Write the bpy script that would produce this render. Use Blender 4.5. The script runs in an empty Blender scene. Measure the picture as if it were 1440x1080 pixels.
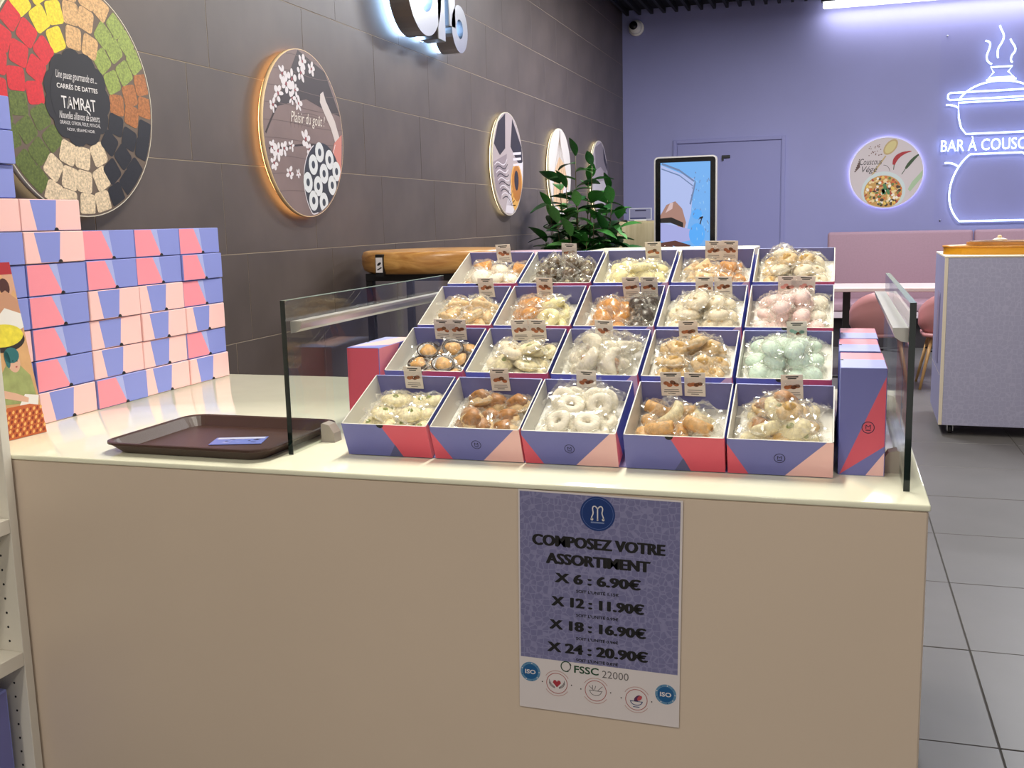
import bpy, bmesh, math, random
from mathutils import Vector, Matrix
random.seed(7)
C = bpy.context.scene.collection
S = bpy.context.scene
# ------------------------------------------------------------------ camera, world, exposure
H = 1.33                                     # camera height
def cam_axes(yaw, pit, roll):
    yaw, pit, roll = map(math.radians, (yaw, pit, roll))
    fw = Vector((math.sin(yaw)*math.cos(pit), math.cos(yaw)*math.cos(pit), -math.sin(pit)))
    r = Vector((math.cos(yaw), -math.sin(yaw), 0)); d = fw.cross(r)
    return math.cos(roll)*r+math.sin(roll)*d, -math.sin(roll)*r+math.cos(roll)*d, fw
r_, d_, f_ = cam_axes(-17.579, 9.055, 1.382)
cd = bpy.data.cameras.new('camera'); cam = bpy.data.objects.new('camera', cd); C.objects.link(cam)
cam.matrix_world = Matrix.Translation((0, 0, H)) @ Matrix((r_, -d_, -f_)).transposed().to_4x4()
cd.sensor_width = 36; cd.lens = 1438.1/1440*36; cd.clip_start = .05
S.camera = cam
w = bpy.data.worlds.new('world'); S.world = w; w.use_nodes = True
w.node_tree.nodes['Background'].inputs[0].default_value = (1.0, .93, .86, 1)
w.node_tree.nodes['Background'].inputs[1].default_value = .52
S.view_settings.view_transform = 'Standard'; S.view_settings.look = 'None'
S.view_settings.exposure = 0.22; S.view_settings.gamma = 1; S.view_settings.use_curve_mapping = False
S.cycles.use_denoising = True; S.cycles.transparent_max_bounces = 32; S.cycles.max_bounces = 10
# unseen ceiling lamps, the entrance pair added to brighten front-facing surfaces: x, y, length along y, power, colour, group label
WARM = (1.0, .95, .83); COOL = (.93, .95, 1.0)
LAMPS = [(-.65, 2.70, 1.9, 78, WARM, 'long ceiling lamp above the pastry counter'),
         (-1.05, 5.9, 1.5, 32, WARM, 'long ceiling lamp near the tiled wall'),
         (.9, 5.2, 1.5, 34, WARM, 'long ceiling lamp above the rolling cabinet'),
         (-.6, 8.2, 1.5, 120, COOL, 'long ceiling lamp in front of the totem'),
         (1.9, 8.2, 1.5, 120, COOL, 'long ceiling lamp above the cafe tables'),
         (.9, -1.4, 1.5, 40, WARM, 'added long ceiling lamp behind the camera at the shop entrance'),
         (-1.1, -1.4, 1.5, 40, WARM, 'added long ceiling lamp behind the camera by the tiled wall')]
# ------------------------------------------------------------------ materials
def lin(c):
    return tuple(((v/255)/12.92 if v/255 <= .04045 else (((v/255)+.055)/1.055)**2.4) for v in c)
MATS = {}
def M(name, rgb, rough=.5, metal=0, noise=0, scale=30, emit=0, spec=.5, bump=0, coat=0, detail=4):
    if name in MATS: return MATS[name]
    m = bpy.data.materials.new(name); m.use_nodes = True; n = m.node_tree; b = n.nodes['Principled BSDF']
    col = lin(rgb)
    b.inputs['Base Color'].default_value = (*col, 1); b.inputs['Roughness'].default_value = rough
    b.inputs['Metallic'].default_value = metal; b.inputs['Specular IOR Level'].default_value = spec
    b.inputs['Coat Weight'].default_value = coat
    if emit:
        b.inputs['Emission Color'].default_value = (*col, 1); b.inputs['Emission Strength'].default_value = emit
    if noise or bump:
        tc = n.nodes.new('ShaderNodeTexCoord'); nt = n.nodes.new('ShaderNodeTexNoise')
        nt.inputs['Scale'].default_value = scale; nt.inputs['Detail'].default_value = detail
        n.links.new(tc.outputs['Object'], nt.inputs['Vector'])
        if noise:
            r = n.nodes.new('ShaderNodeValToRGB'); r.color_ramp.elements[0].position = .3; r.color_ramp.elements[1].position = .7
            r.color_ramp.elements[0].color = (*[v*(1-noise) for v in col], 1)
            r.color_ramp.elements[1].color = (*[min(1, v*(1+noise)) for v in col], 1)
            n.links.new(nt.outputs['Fac'], r.inputs['Fac']); n.links.new(r.outputs['Color'], b.inputs['Base Color'])
        if bump:
            bp = n.nodes.new('ShaderNodeBump'); bp.inputs['Strength'].default_value = bump; bp.inputs['Distance'].default_value = .004
            n.links.new(nt.outputs['Fac'], bp.inputs['Height']); n.links.new(bp.outputs['Normal'], b.inputs['Normal'])
    MATS[name] = m; return m
def wood_mat(name, a, b_, scale=(3, 40, 40), rough=.45):
    m = bpy.data.materials.new(name); m.use_nodes = True; n = m.node_tree; b = n.nodes['Principled BSDF']
    tc = n.nodes.new('ShaderNodeTexCoord'); mp = n.nodes.new('ShaderNodeMapping'); nt = n.nodes.new('ShaderNodeTexNoise'); r = n.nodes.new('ShaderNodeValToRGB')
    mp.inputs['Scale'].default_value = scale; nt.inputs['Scale'].default_value = 1; nt.inputs['Detail'].default_value = 6; nt.inputs['Distortion'].default_value = 1.2
    r.color_ramp.elements[0].position = .3; r.color_ramp.elements[1].position = .7
    r.color_ramp.elements[0].color = (*lin(a), 1); r.color_ramp.elements[1].color = (*lin(b_), 1)
    n.links.new(tc.outputs['Object'], mp.inputs['Vector']); n.links.new(mp.outputs['Vector'], nt.inputs['Vector'])
    n.links.new(nt.outputs['Fac'], r.inputs['Fac']); n.links.new(r.outputs['Color'], b.inputs['Base Color'])
    b.inputs['Roughness'].default_value = rough; MATS[name] = m; return m
def arabesque_mat(name, base, line, scale, rough=.5):
    # printed star-and-rosette pattern made of rings around a regular lattice
    m = bpy.data.materials.new(name); m.use_nodes = True; n = m.node_tree; b = n.nodes['Principled BSDF']
    tc = n.nodes.new('ShaderNodeTexCoord'); v = n.nodes.new('ShaderNodeTexVoronoi'); v.inputs['Scale'].default_value = scale; v.inputs['Randomness'].default_value = .25
    n.links.new(tc.outputs['Object'], v.inputs['Vector'])
    mm = n.nodes.new('ShaderNodeMath'); mm.operation = 'MULTIPLY'; mm.inputs[1].default_value = 26; n.links.new(v.outputs['Distance'], mm.inputs[0])
    s = n.nodes.new('ShaderNodeMath'); s.operation = 'SINE'; n.links.new(mm.outputs[0], s.inputs[0])
    v2 = n.nodes.new('ShaderNodeTexVoronoi'); v2.feature = 'DISTANCE_TO_EDGE'; v2.inputs['Scale'].default_value = scale*4; v2.inputs['Randomness'].default_value = .6
    n.links.new(tc.outputs['Object'], v2.inputs['Vector'])
    lt = n.nodes.new('ShaderNodeMath'); lt.operation = 'LESS_THAN'; lt.inputs[1].default_value = .06; n.links.new(v2.outputs['Distance'], lt.inputs[0])
    ma = n.nodes.new('ShaderNodeMath'); ma.operation = 'MULTIPLY_ADD'; ma.inputs[1].default_value = .25; n.links.new(s.outputs[0], ma.inputs[0]); n.links.new(lt.outputs[0], ma.inputs[2])
    ma.use_clamp = True
    mx = n.nodes.new('ShaderNodeMix'); mx.data_type = 'RGBA'; mx.inputs[6].default_value = (*lin(base), 1); mx.inputs[7].default_value = (*lin(line), 1)
    n.links.new(ma.outputs[0], mx.inputs[0]); n.links.new(mx.outputs[2], b.inputs['Base Color']); b.inputs['Roughness'].default_value = rough
    MATS[name] = m; return m
def glass_mat(name, tint, gloss=.06, edge=.5):
    m = bpy.data.materials.new(name); m.use_nodes = True; n = m.node_tree; n.nodes.clear()
    o = n.nodes.new('ShaderNodeOutputMaterial'); t = n.nodes.new('ShaderNodeBsdfTransparent'); g = n.nodes.new('ShaderNodeBsdfGlossy'); x = n.nodes.new('ShaderNodeMixShader')
    t.inputs[0].default_value = (*tint, 1); g.inputs['Roughness'].default_value = .02
    lw = n.nodes.new('ShaderNodeLayerWeight'); pw = n.nodes.new('ShaderNodeMath'); pw.operation = 'POWER'; pw.inputs[1].default_value = 4
    mr = n.nodes.new('ShaderNodeMapRange'); mr.inputs[3].default_value = gloss*.5; mr.inputs[4].default_value = edge
    n.links.new(lw.outputs['Facing'], pw.inputs[0]); n.links.new(pw.outputs[0], mr.inputs[0]); n.links.new(mr.outputs[0], x.inputs[0]); n.links.new(t.outputs[0], x.inputs[1]); n.links.new(g.outputs[0], x.inputs[2]); n.links.new(x.outputs[0], o.inputs[0])
    MATS[name] = m; return m
def cello_mat(name):
    m = bpy.data.materials.new(name); m.use_nodes = True; n = m.node_tree; n.nodes.clear()
    o = n.nodes.new('ShaderNodeOutputMaterial'); t = n.nodes.new('ShaderNodeBsdfTransparent'); g = n.nodes.new('ShaderNodeBsdfGlossy'); d = n.nodes.new('ShaderNodeBsdfDiffuse')
    t.inputs[0].default_value = (.99, .99, .98, 1); g.inputs['Roughness'].default_value = .12; g.inputs[0].default_value = (1, 1, 1, 1); d.inputs[0].default_value = (1, .97, .90, 1)
    lw = n.nodes.new('ShaderNodeLayerWeight'); lw.inputs[0].default_value = .35
    mr = n.nodes.new('ShaderNodeMapRange'); mr.inputs[3].default_value = .07; mr.inputs[4].default_value = .50
    n.links.new(lw.outputs['Facing'], mr.inputs[0])
    gd = n.nodes.new('ShaderNodeMixShader'); gd.inputs[0].default_value = .42; n.links.new(g.outputs[0], gd.inputs[1]); n.links.new(d.outputs[0], gd.inputs[2])
    x = n.nodes.new('ShaderNodeMixShader'); n.links.new(mr.outputs[0], x.inputs[0]); n.links.new(t.outputs[0], x.inputs[1]); n.links.new(gd.outputs[0], x.inputs[2]); n.links.new(x.outputs[0], o.inputs[0])
    MATS[name] = m; return m
# ------------------------------------------------------------------ text meshes (built first, scene still small)
TEXTS = {}
def tmesh(s, bold=0, shear=0, space=1.0):
    k = (s, bold, shear, space)
    if k in TEXTS: return TEXTS[k]
    cu = bpy.data.curves.new('t', 'FONT'); cu.body = s; cu.offset = bold; cu.shear = shear; cu.space_character = space; cu.resolution_u = 3
    ob = bpy.data.objects.new('t', cu); C.objects.link(ob)
    me = bpy.data.meshes.new_from_object(ob.evaluated_get(bpy.context.evaluated_depsgraph_get()))
    v = [(p.co.x, p.co.y) for p in me.vertices]; f = [tuple(p.vertices) for p in me.polygons]
    bpy.data.objects.remove(ob); bpy.data.curves.remove(cu); bpy.data.meshes.remove(me)
    x0 = min(a for a, b in v); x1 = max(a for a, b in v); y0 = min(b for a, b in v); y1 = max(b for a, b in v)
    v = [((a-x0)/(x1-x0), (b-y0)/(y1-y0)) for a, b in v]
    TEXTS[k] = (v, f); return TEXTS[k]
for a in [('COMPOSEZ VOTRE', .004), ('ASSORTIMENT', .004), ('X 6 : 6.90€', .004), ('X 12 : 11.90€', .004), ('X 18 : 16.90€', .004), ('X 24 : 20.90€', .004),
          ('SOIT L\'UNITÉ 1.15€', .03), ('SOIT L\'UNITÉ 0.99€', .03), ('SOIT L\'UNITÉ 0.94€', .03), ('SOIT L\'UNITÉ 0.87€', .03), ('FSSC', .02), ('22000',), ('ISO', .03),
          ('Une pause gourmande en ...', 0, .35), ('CARRÉS DE DATTES', .015), ('TAMRAT', .005), ('Nouvelles alliances de saveurs,', 0, .35), ('ORANGE, CITRON, FIGUE, PISTACHE,',), ('NOIX, SÉSAME NOIR',),
          ('Plaisir du goût !', 0, .3), ('Couscous', 0, .3), ('Végé', 0, .3), ('BAR À COUSCOUS', .0), ('M', .0)]: tmesh(*a)
# ------------------------------------------------------------------ mesh builder
class MB:
    def __init__(s): s.v = []; s.f = []; s.m = []; s.sm = []; s.mats = []
    def mi(s, m):
        if m not in s.mats: s.mats.append(m)
        return s.mats.index(m)
    def add(s, vs, fs, m, smooth=False):
        k = len(s.v); s.v += [tuple(p) for p in vs]; i = s.mi(m)
        for f in fs: s.f.append([a+k for a in f]); s.m.append(i); s.sm.append(smooth)
        return s
    def bm(s, bm, m, smooth=False):
        bm.verts.index_update(); s.add([v.co[:] for v in bm.verts], [[v.index for v in f.verts] for f in bm.faces], m, smooth); bm.free(); return s
    def box(s, x0, x1, y0, y1, z0, z1, m, bev=0, seg=1, mat=None):
        b = bmesh.new(); bmesh.ops.create_cube(b, size=1)
        for v in b.verts: v.co = Vector(((x0+x1)/2+v.co.x*(x1-x0), (y0+y1)/2+v.co.y*(y1-y0), (z0+z1)/2+v.co.z*(z1-z0)))
        if bev: bmesh.ops.bevel(b, geom=b.edges[:], offset=bev, segments=seg, affect='EDGES', profile=.5)
        if mat: b.transform(mat)
        return s.bm(b, m, seg > 1)
    def lathe(s, prof, n, m, o=(0, 0, 0), smooth=True, ax='z', cap=True):
        vs = []; fs = []
        for r, h in prof:
            for k in range(n):
                a = 2*math.pi*k/n; x, y = r*math.cos(a), r*math.sin(a)
                p = (x, y, h) if ax == 'z' else ((h, x, y) if ax == 'x' else (y, h, x))
                vs.append((p[0]+o[0], p[1]+o[1], p[2]+o[2]))
        for i in range(len(prof)-1):
            for k in range(n): fs.append((i*n+k, i*n+(k+1) % n, (i+1)*n+(k+1) % n, (i+1)*n+k))
        if cap:
            fs.append(tuple(range(n))[::-1]); fs.append(tuple((len(prof)-1)*n+k for k in range(n)))
        return s.add(vs, fs, m, smooth)
    def tube(s, pts, r, m, n=8, closed=False, smooth=True, up=None):
        pts = [Vector(p) for p in pts]; N = len(pts); vs = []; fs = []
        for i, p in enumerate(pts):
            a = pts[(i-1) % N] if (i > 0 or closed) else p; b = pts[(i+1) % N] if (i < N-1 or closed) else p
            t = (b-a).normalized()
            if up is None: up = t.orthogonal().normalized()
            else: up = (up-t*up.dot(t)).normalized()
            q = t.cross(up); rr = r[i] if isinstance(r, (list, tuple)) else r
            for k in range(n):
                an = 2*math.pi*k/n; vs.append(p+(up*math.cos(an)+q*math.sin(an))*rr)
        for i in range(N if closed else N-1):
            j = (i+1) % N
            for k in range(n): fs.append((i*n+k, i*n+(k+1) % n, j*n+(k+1) % n, j*n+k))
        if not closed: fs.append(tuple(range(n))[::-1]); fs.append(tuple((N-1)*n+k for k in range(n)))
        return s.add(vs, fs, m, smooth)
    def prism(s, pts, fr, t0, t1, m, smooth=False):       # 2d outline extruded along frame normal
        n = len(pts); vs = [fr(a, b, t0) for a, b in pts]+[fr(a, b, t1) for a, b in pts]
        fs = [tuple(range(n))[::-1], tuple(range(n, 2*n))]+[(i, (i+1) % n, n+(i+1) % n, n+i) for i in range(n)]
        return s.add(vs, fs, m, smooth)
    def poly(s, pts, fr, t, m): return s.add([fr(a, b, t) for a, b in pts], [tuple(range(len(pts)))], m)
    def text(s, key, fr, x0, x1, y0, y1, t, m):
        v, f = tmesh(*key) if isinstance(key, tuple) else tmesh(key)
        return s.add([fr(x0+a*(x1-x0), y0+b*(y1-y0), t) for a, b in v], f, m)
    def build(s, name, parent=None):
        me = bpy.data.meshes.new(name); me.from_pydata([tuple(v) for v in s.v], [], s.f)
        for m in s.mats: me.materials.append(m)
        me.polygons.foreach_set('material_index', s.m); me.polygons.foreach_set('use_smooth', s.sm); me.update()
        o = bpy.data.objects.new(name, me); C.objects.link(o); o.parent = parent
        return o
def frame(o, u, v, n):
    o, u, v, n = map(Vector, (o, u, v, n)); return lambda a, b, t=0: o+u*a+v*b+n*t
def tag(o, label=None, cat=None, group=None, kind=None):
    if label: o['label'] = label
    if cat: o['category'] = cat
    if group: o['group'] = group
    if kind: o['kind'] = kind
    return o
def empty(name, loc=(0, 0, 0), rz=0):
    o = bpy.data.objects.new(name, None); C.objects.link(o); o.location = loc; o.rotation_euler.z = rz; o.empty_display_size = .05; return o
def inst(name, me, parent=None, loc=(0, 0, 0)):
    o = bpy.data.objects.new(name, me); C.objects.link(o); o.parent = parent; o.location = loc; return o
def circ(cx, cy, rx, ry=None, n=24, a0=0, a1=2*math.pi, rot=0):
    ry = rx if ry is None else ry; out = []
    full = abs(a1-a0) > 6.28
    for k in range(n if full else n+1):
        a = a0+(a1-a0)*k/n; x, y = rx*math.cos(a), ry*math.sin(a)
        out.append((cx+x*math.cos(rot)-y*math.sin(rot), cy+x*math.sin(rot)+y*math.cos(rot)))
    return out
def ringpolys(mb, cx, cy, r0, r1, fr, t, m, n=32, ax=1, a0=0, a1=2*math.pi):
    vs = []; fs = []
    for k in range(n+1):
        a = a0+(a1-a0)*k/n
        vs += [fr(cx+r0*ax*math.cos(a), cy+r0*math.sin(a), t), fr(cx+r1*ax*math.cos(a), cy+r1*math.sin(a), t)]
    for k in range(n): fs.append((2*k, 2*k+1, 2*k+3, 2*k+2))
    mb.add(vs, fs, m)
def stroke(mb, pts, wd, fr, t, m):                       # flat ribbon
    vs = []; fs = []; N = len(pts)
    for i, p in enumerate(pts):
        a = pts[max(0, i-1)]; b = pts[min(N-1, i+1)]; dx, dy = b[0]-a[0], b[1]-a[1]; l = math.hypot(dx, dy) or 1
        ww = wd[i] if isinstance(wd, (list, tuple)) else wd
        vs += [fr(p[0]-dy/l*ww/2, p[1]+dx/l*ww/2, t), fr(p[0]+dy/l*ww/2, p[1]-dx/l*ww/2, t)]
    for i in range(N-1): fs.append((2*i, 2*i+1, 2*i+3, 2*i+2))
    mb.add(vs, fs, m)
def bez(p0, p1, p2, p3, n=12):
    return [tuple((1-t)**3*a+3*(1-t)**2*t*b+3*(1-t)*t*t*c+t**3*d for a, b, c, d in zip(p0, p1, p2, p3)) for t in [k/n for k in range(n+1)]]
# ------------------------------------------------------------------ palette
white = M('white_gloss', (240, 236, 222), .25, coat=.2); paper = M('card_paper', (232, 222, 214), .6); black = M('black_ink', (16, 15, 18), .6)
blue = M('periwinkle_card', (134, 144, 216), .5); pblue = M('pale_blue_card', (168, 176, 230), .5); pink = M('rose_card', (244, 146, 162), .5)
lpink = M('light_pink_card', (246, 198, 196), .5); red = M('coral_card', (222, 92, 112), .5); slate = M('slate_blue_card', (116, 118, 184), .5)
boxwhite = M('white_card', (226, 224, 218), .6); dark = M('dark_ink', (42, 40, 70), .6)
blackm = M('black_metal', (18, 18, 20), .4); steel = M('brushed_steel', (176, 176, 178), .28, 1); alu = M('satin_aluminium', (200, 198, 192), .35, .6)
greige = M('grey_plastic', (168, 160, 150), .45)
glass = glass_mat('clear_glass', (.965, .985, .975)); gedge = M('green_glass_edge', (5, 26, 25), .1, coat=.5)
cello = cello_mat('cellophane')
# ------------------------------------------------------------------ room shell
XW, YB, ZC = -2.31, 11.65, 3.59
XR, YF = 5.2, -2.6
grout = M('grout', (170, 154, 134), .8); tilem = M('wall_tile', (86, 76, 72), .46, noise=.16, scale=3.5, bump=.12, detail=8)
wl = MB(); wl.box(XW-.12, XW, YF, YB, 0, ZC, grout); wl = tag(wl.build('wall_left'), 'dark grey brown tiled wall on the left', kind='structure')
RH, TL = .357, .752
offs = {0: 4.05, 1: 3.60, 2: 3.724, 3: 3.576, 4: 3.386, 5: 3.54, 6: 4.627, 7: 4.25, 8: 4.5, 9: 3.9}
tcache = {}
zrow0 = .867-2*RH
for i in range(-1, 10):
    z0 = max(0, zrow0+i*RH); z1 = min(ZC, zrow0+(i+1)*RH)
    if z1-z0 < .02: continue
    o0 = offs.get(i, 3.8); k = math.ceil((YF-o0)/TL); y = o0+k*TL
    ys = [YF]+[o0+j*TL for j in range(k, 40) if YF < o0+j*TL < YB]+[YB]
    for a, b in zip(ys, ys[1:]):
        if b < .6: continue
        ln = round(b-a, 3); key = (ln, round(z1-z0, 3), random.randrange(2))
        if key not in tcache:
            t = MB(); t.box(-.002, .0012, .0015, ln-.0015, .0015, z1-z0-.0015, tilem, .0004); o = t.build('tile'); tcache[key] = o.data; bpy.data.objects.remove(o)
        inst('tile', tcache[key], wl, (XW+random.uniform(-.0002, .0003), a, z0))
lil = M('lilac_wall_paint', (143, 143, 188), .6, noise=.03, scale=2)
wb = MB(); wb.box(XW-.12, XR, YB, YB+.12, 0, ZC, lil); tag(wb.build('wall_back'), 'lilac painted back wall', kind='structure')
wr = MB(); wr.box(XR, XR+.12, YF, YB, 0, ZC, lil); tag(wr.build('wall_right'), 'lilac painted right wall', kind='structure')
fl = MB(); fl.box(XW-.12, XR+.12, YF, YB+.12, -.1, -.004, M('floor_grout', (60, 55, 52), .8)); fl = tag(fl.build('floor'), 'grey square tile floor', kind='structure')
ftile = M('floor_tile', (93, 90, 89), .42, noise=.07, scale=4, bump=.05)
t = MB(); t.box(.002, .590, .002, .608, -.012, 0, ftile, .0015); o = t.build('tile'); fme = o.data; bpy.data.objects.remove(o)
for i in range(-5, 9):
    for j in range(-5, 14):
        x = .423+i*.592; y = 3.845+j*.610
        if x < XW-.02 or x > XR-.5 or y > YB-.3: continue
        inst('tile', fme, fl, (x, y, random.uniform(-.0004, .0004)))
ce = MB(); ce.box(XW-.12, XR+.12, YF, YB+.12, ZC, ZC+.1, M('ceiling_black', (14, 14, 15), .8)); ce = tag(ce.build('ceiling'), 'black slatted ceiling', kind='structure')
t = MB(); t.box(0, .03, YF+.02, YB-.02, -.06, 0, M('slat_black', (24, 24, 25), .6)); o = t.build('slat'); sme = o.data; bpy.data.objects.remove(o)
for k in range(55): inst('slat', sme, ce, (XW+.05+k*.135, 0, ZC-.001))
# door in the back wall
dr = empty('door_1', (-1.14, YB, 0)); tag(dr, 'lilac door in the back wall behind the totem', kind='structure')
m = MB(); dl = M('lilac_door_paint', (136, 136, 184), .5)
m.box(-.605, -.565, -.02, 0, 0, 2.17, dl, .003); m.box(.565, .605, -.02, 0, 0, 2.17, dl, .003); m.box(-.565, .565, -.02, 0, 2.13, 2.17, dl, .003); m.build('door_frame', dr)
m = MB(); m.box(-.556, .556, -.012, -.001, .01, 2.122, dl, .002); m.build('door_leaf', dr)
m = MB(); m.box(-.07, .02, -.035, -.012, 1.955, 1.985, blackm, .003); m.box(-.07, -.05, -.035, -.012, 1.93, 1.955, blackm); m.build('door_closer', dr)
# ------------------------------------------------------------------ ceiling lamps
lampbody = M('lamp_body', (30, 30, 32), .5); lampon = M('lamp_diffuser', (255, 246, 228), .5, emit=6)
for x, y, ln, pw, col, lab in LAMPS:
    r = empty('unseen_ceiling_lamp', (x, y, ZC-.06)); tag(r, lab, 'lamp', 'long ceiling lamps')
    m = MB(); m.box(-.07, .07, -ln/2, ln/2, -.06, 0, lampbody, .004); m.build('housing', r)
    m = MB(); m.box(-.055, .055, -ln/2+.02, ln/2-.02, -.066, -.06, lampon); m.build('diffuser', r)
    ld = bpy.data.lights.new('lamp_light', 'AREA'); ld.shape = 'RECTANGLE'; ld.size = .25; ld.size_y = ln; ld.energy = pw; ld.color = col
    lo = bpy.data.objects.new('lamp_light', ld); C.objects.link(lo); lo.parent = r; lo.location = (0, 0, -.075)
r = empty('wall_washer_lamp', (1.75, YB-.14, ZC-.06)); tag(r, 'bright linear lamp at the ceiling edge above the neon pot', 'lamp')
m = MB(); m.box(-1.95, 1.95, -.05, .05, -.05, 0, lampbody, .004); m.build('housing', r)
m = MB(); m.box(-1.93, 1.93, -.045, .045, -.11, -.05, M('washer_diffuser', (244, 246, 255), .5, emit=5), .01); m.build('diffuser', r)
ld = bpy.data.lights.new('lamp_light', 'AREA'); ld.shape = 'RECTANGLE'; ld.size = 3.8; ld.size_y = .08; ld.energy = 15; ld.color = (.93, .94, 1)
lo = bpy.data.objects.new('lamp_light', ld); C.objects.link(lo); lo.parent = r; lo.location = (0, 0, -.115)
# ------------------------------------------------------------------ counter
ZT = .84
cream = M('counter_laminate', (214, 196, 178), .42, noise=.02, scale=2)
ctr = empty('counter', (-1.0, 2.4, 0)); tag(ctr, 'cream counter with glossy white top carrying the pastry display', 'counter')
m = MB(); m.box(-1.28, 1.162, -.596, .586, 0, ZT-.012, cream, .003); m.build('body', ctr)
m = MB(); m.box(-1.28, 1.165, -.60, .59, ZT-.012, ZT, M('counter_quartz', (244, 243, 220), .10, noise=.02, scale=14), .003, 2); m.build('worktop', ctr)
# ------------------------------------------------------------------ closed pastry boxes of the stack
BW, BH, BD = .213, .080, .205
def face_polys(mb, fr, polys, t=.0):
    for pts, mt in polys: mb.poly(pts, fr, t, mt)
DA = [([(0, 0), (.56, 0), (.36, 1), (0, 1)], pink), ([(.56, 0), (.50, 1), (.36, 1)], pblue), ([(.56, 0), (1, 0), (1, 1), (.50, 1)], blue)]
DB = [([(0, 0), (.24, 0), (.16, 1), (0, 1)], lpink), ([(.24, 0), (.55, 0), (.60, 1), (.16, 1)], blue), ([(.55, 0), (1, 0), (1, 1), (.60, 1)], lpink)]
def closed_box(design, side, top):
    mb = MB(); b = .0015
    # front face looks +X; local x: 0 front .. -BD back, y 0..BW, z 0..BH
    mb.box(-BD, -.0006, 0, BW, 0, BH, side, b)
    fr = frame((0, b, b), (0, BW-2*b, 0), (0, 0, BH-2*b), (1, 0, 0)); face_polys(mb, fr, design)
    mb.poly([(0, 0), (1, 0), (1, 1), (0, 1)], frame((-BD+.004, .002, BH+.0002), (BD-.006, 0, 0), (0, BW-.004, 0), (0, 0, 1)), 0, top)
    return mb
pm = {}
for k, (d, s) in dict(A=(DA, blue), B=(DB, lpink)).items(): o = closed_box(d, s, pblue).build('pastry_box'); pm[k] = o.data; bpy.data.objects.remove(o)
nt = MB(); nt.prism(circ(0, 0, .0075, .0075, 10, 0, math.pi), frame((0, 0, 0), (0, 1, 0), (0, 0, 1), (1, 0, 0)), -.001, .0004, black); o = nt.build('thumb_notch'); ntme = o.data; bpy.data.objects.remove(o)
cols = ['AAABAAABAA', 'BBAAAAB', 'AABBBA', 'AABBBB', 'AAABAB']
cname = ['column beside the white shelf', 'second column from the left', 'middle column', 'column next to the end', 'column farthest from the shelf']
onm = ['bottom', 'second from bottom', 'third from bottom', 'fourth from bottom', 'fifth from bottom', 'sixth from bottom', 'seventh from bottom', 'eighth from bottom', 'ninth from bottom', 'tenth from bottom']
for c, st in enumerate(cols):
    n = len(st)
    for i in range(n):
        kd = st[n-1-i]; y = 1.885+c*.2165+random.uniform(0, .002)
        o = inst('pastry_box', pm[kd], None, (-1.94+random.uniform(-.004, .003), y, ZT+.0005+i*(BH+.0022)))
        o.rotation_euler.z = math.radians(random.uniform(-.8, .8))
        pos = 'top' if i == n-1 else onm[i]
        tag(o, ('pink and blue' if kd == 'A' else 'light pink and blue')+' closed box, '+pos+' in the '+cname[c], 'box', 'closed pastry boxes stacked on the counter')
        q = inst('thumb_notch', ntme, o, (.0002, BW*.565, .0005))
# ------------------------------------------------------------------ standing closed boxes beside the display
def emblem(mb, fr, cx, cy, r, t, m):
    ringpolys(mb, cx, cy, r*.88, r, fr, t, m, 28)
    mb.text(('M',), fr, cx-r*.4, cx+r*.4, cy-r*.25, cy+r*.45, t, m); 
    stroke(mb, [(cx-r*.4, cy-r*.45), (cx+r*.4, cy-r*.45)], r*.14, fr, t, m)
def standing(name, loc, front, top, side, lab):
    W, D, Hh = .083, .222, .205
    r = empty(name, loc); tag(r, lab, 'box', 'closed boxes standing on edge beside the display')
    mb = MB(); b = .0012
    mb.box(0, W, .0006, D, 0, Hh-.0006, blue, b)
    face_polys(mb, frame((b, 0, b), (W-2*b, 0, 0), (0, 0, Hh-2*b), (0, -1, 0)), front)
    face_polys(mb, frame((b, b, Hh), (W-2*b, 0, 0), (0, D-2*b, 0), (0, 0, 1)), top)
    face_polys(mb, frame((W+.0003, b, b), (0, D-2*b, 0), (0, 0, Hh-2*b), (1, 0, 0)), side)
    mb.build('carton', r)
    e = MB(); emblem(e, frame((0, -.0004, 0), (1, 0, 0), (0, 0, 1), (0, -1, 0)), .052, .093, .0115, 0, dark); e.build('emblem', r)
    n = MB(); n.prism(circ(0, 0, .006, .006, 10, math.pi, 2*math.pi), frame((.006, D*.5, Hh), (0, 1, 0), (1, 0, 0), (0, 0, 1)), 0, .0004, black); n.build('thumb_notch', r)
FR = [([(0, 0), (0.02, 0), (1, .93), (1, 1), (0, 1)], slate), ([(.02, 0), (1, .28), (1, .93)], red), ([(.02, 0), (.60, 0), (1, .22), (1, .28)], slate), ([(.60, 0), (1, 0), (1, .22)], lpink)]
TP = [([(0, 0), (1, 0), (1, .55), (0, .55)], pblue), ([(0, .55), (1, .55), (1, 1), (0, 1)], pink)]
SD = [([(0, 0), (1, 0), (1, .55), (0, .25)], red), ([(0, .25), (1, .55), (1, 1), (0, 1)], pink)]
standing('pastry_carton', (.015, 1.985, ZT), FR, TP, SD, 'nearest of the three upright blue boxes beside the right glass panel')
standing('pastry_carton', (.013, 2.230, ZT), FR, TP, SD, 'middle of the three upright boxes beside the right glass panel')
standing('pastry_carton', (.016, 2.462, ZT), FR, TP, SD, 'rearmost of the three upright boxes beside the right glass panel')
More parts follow.
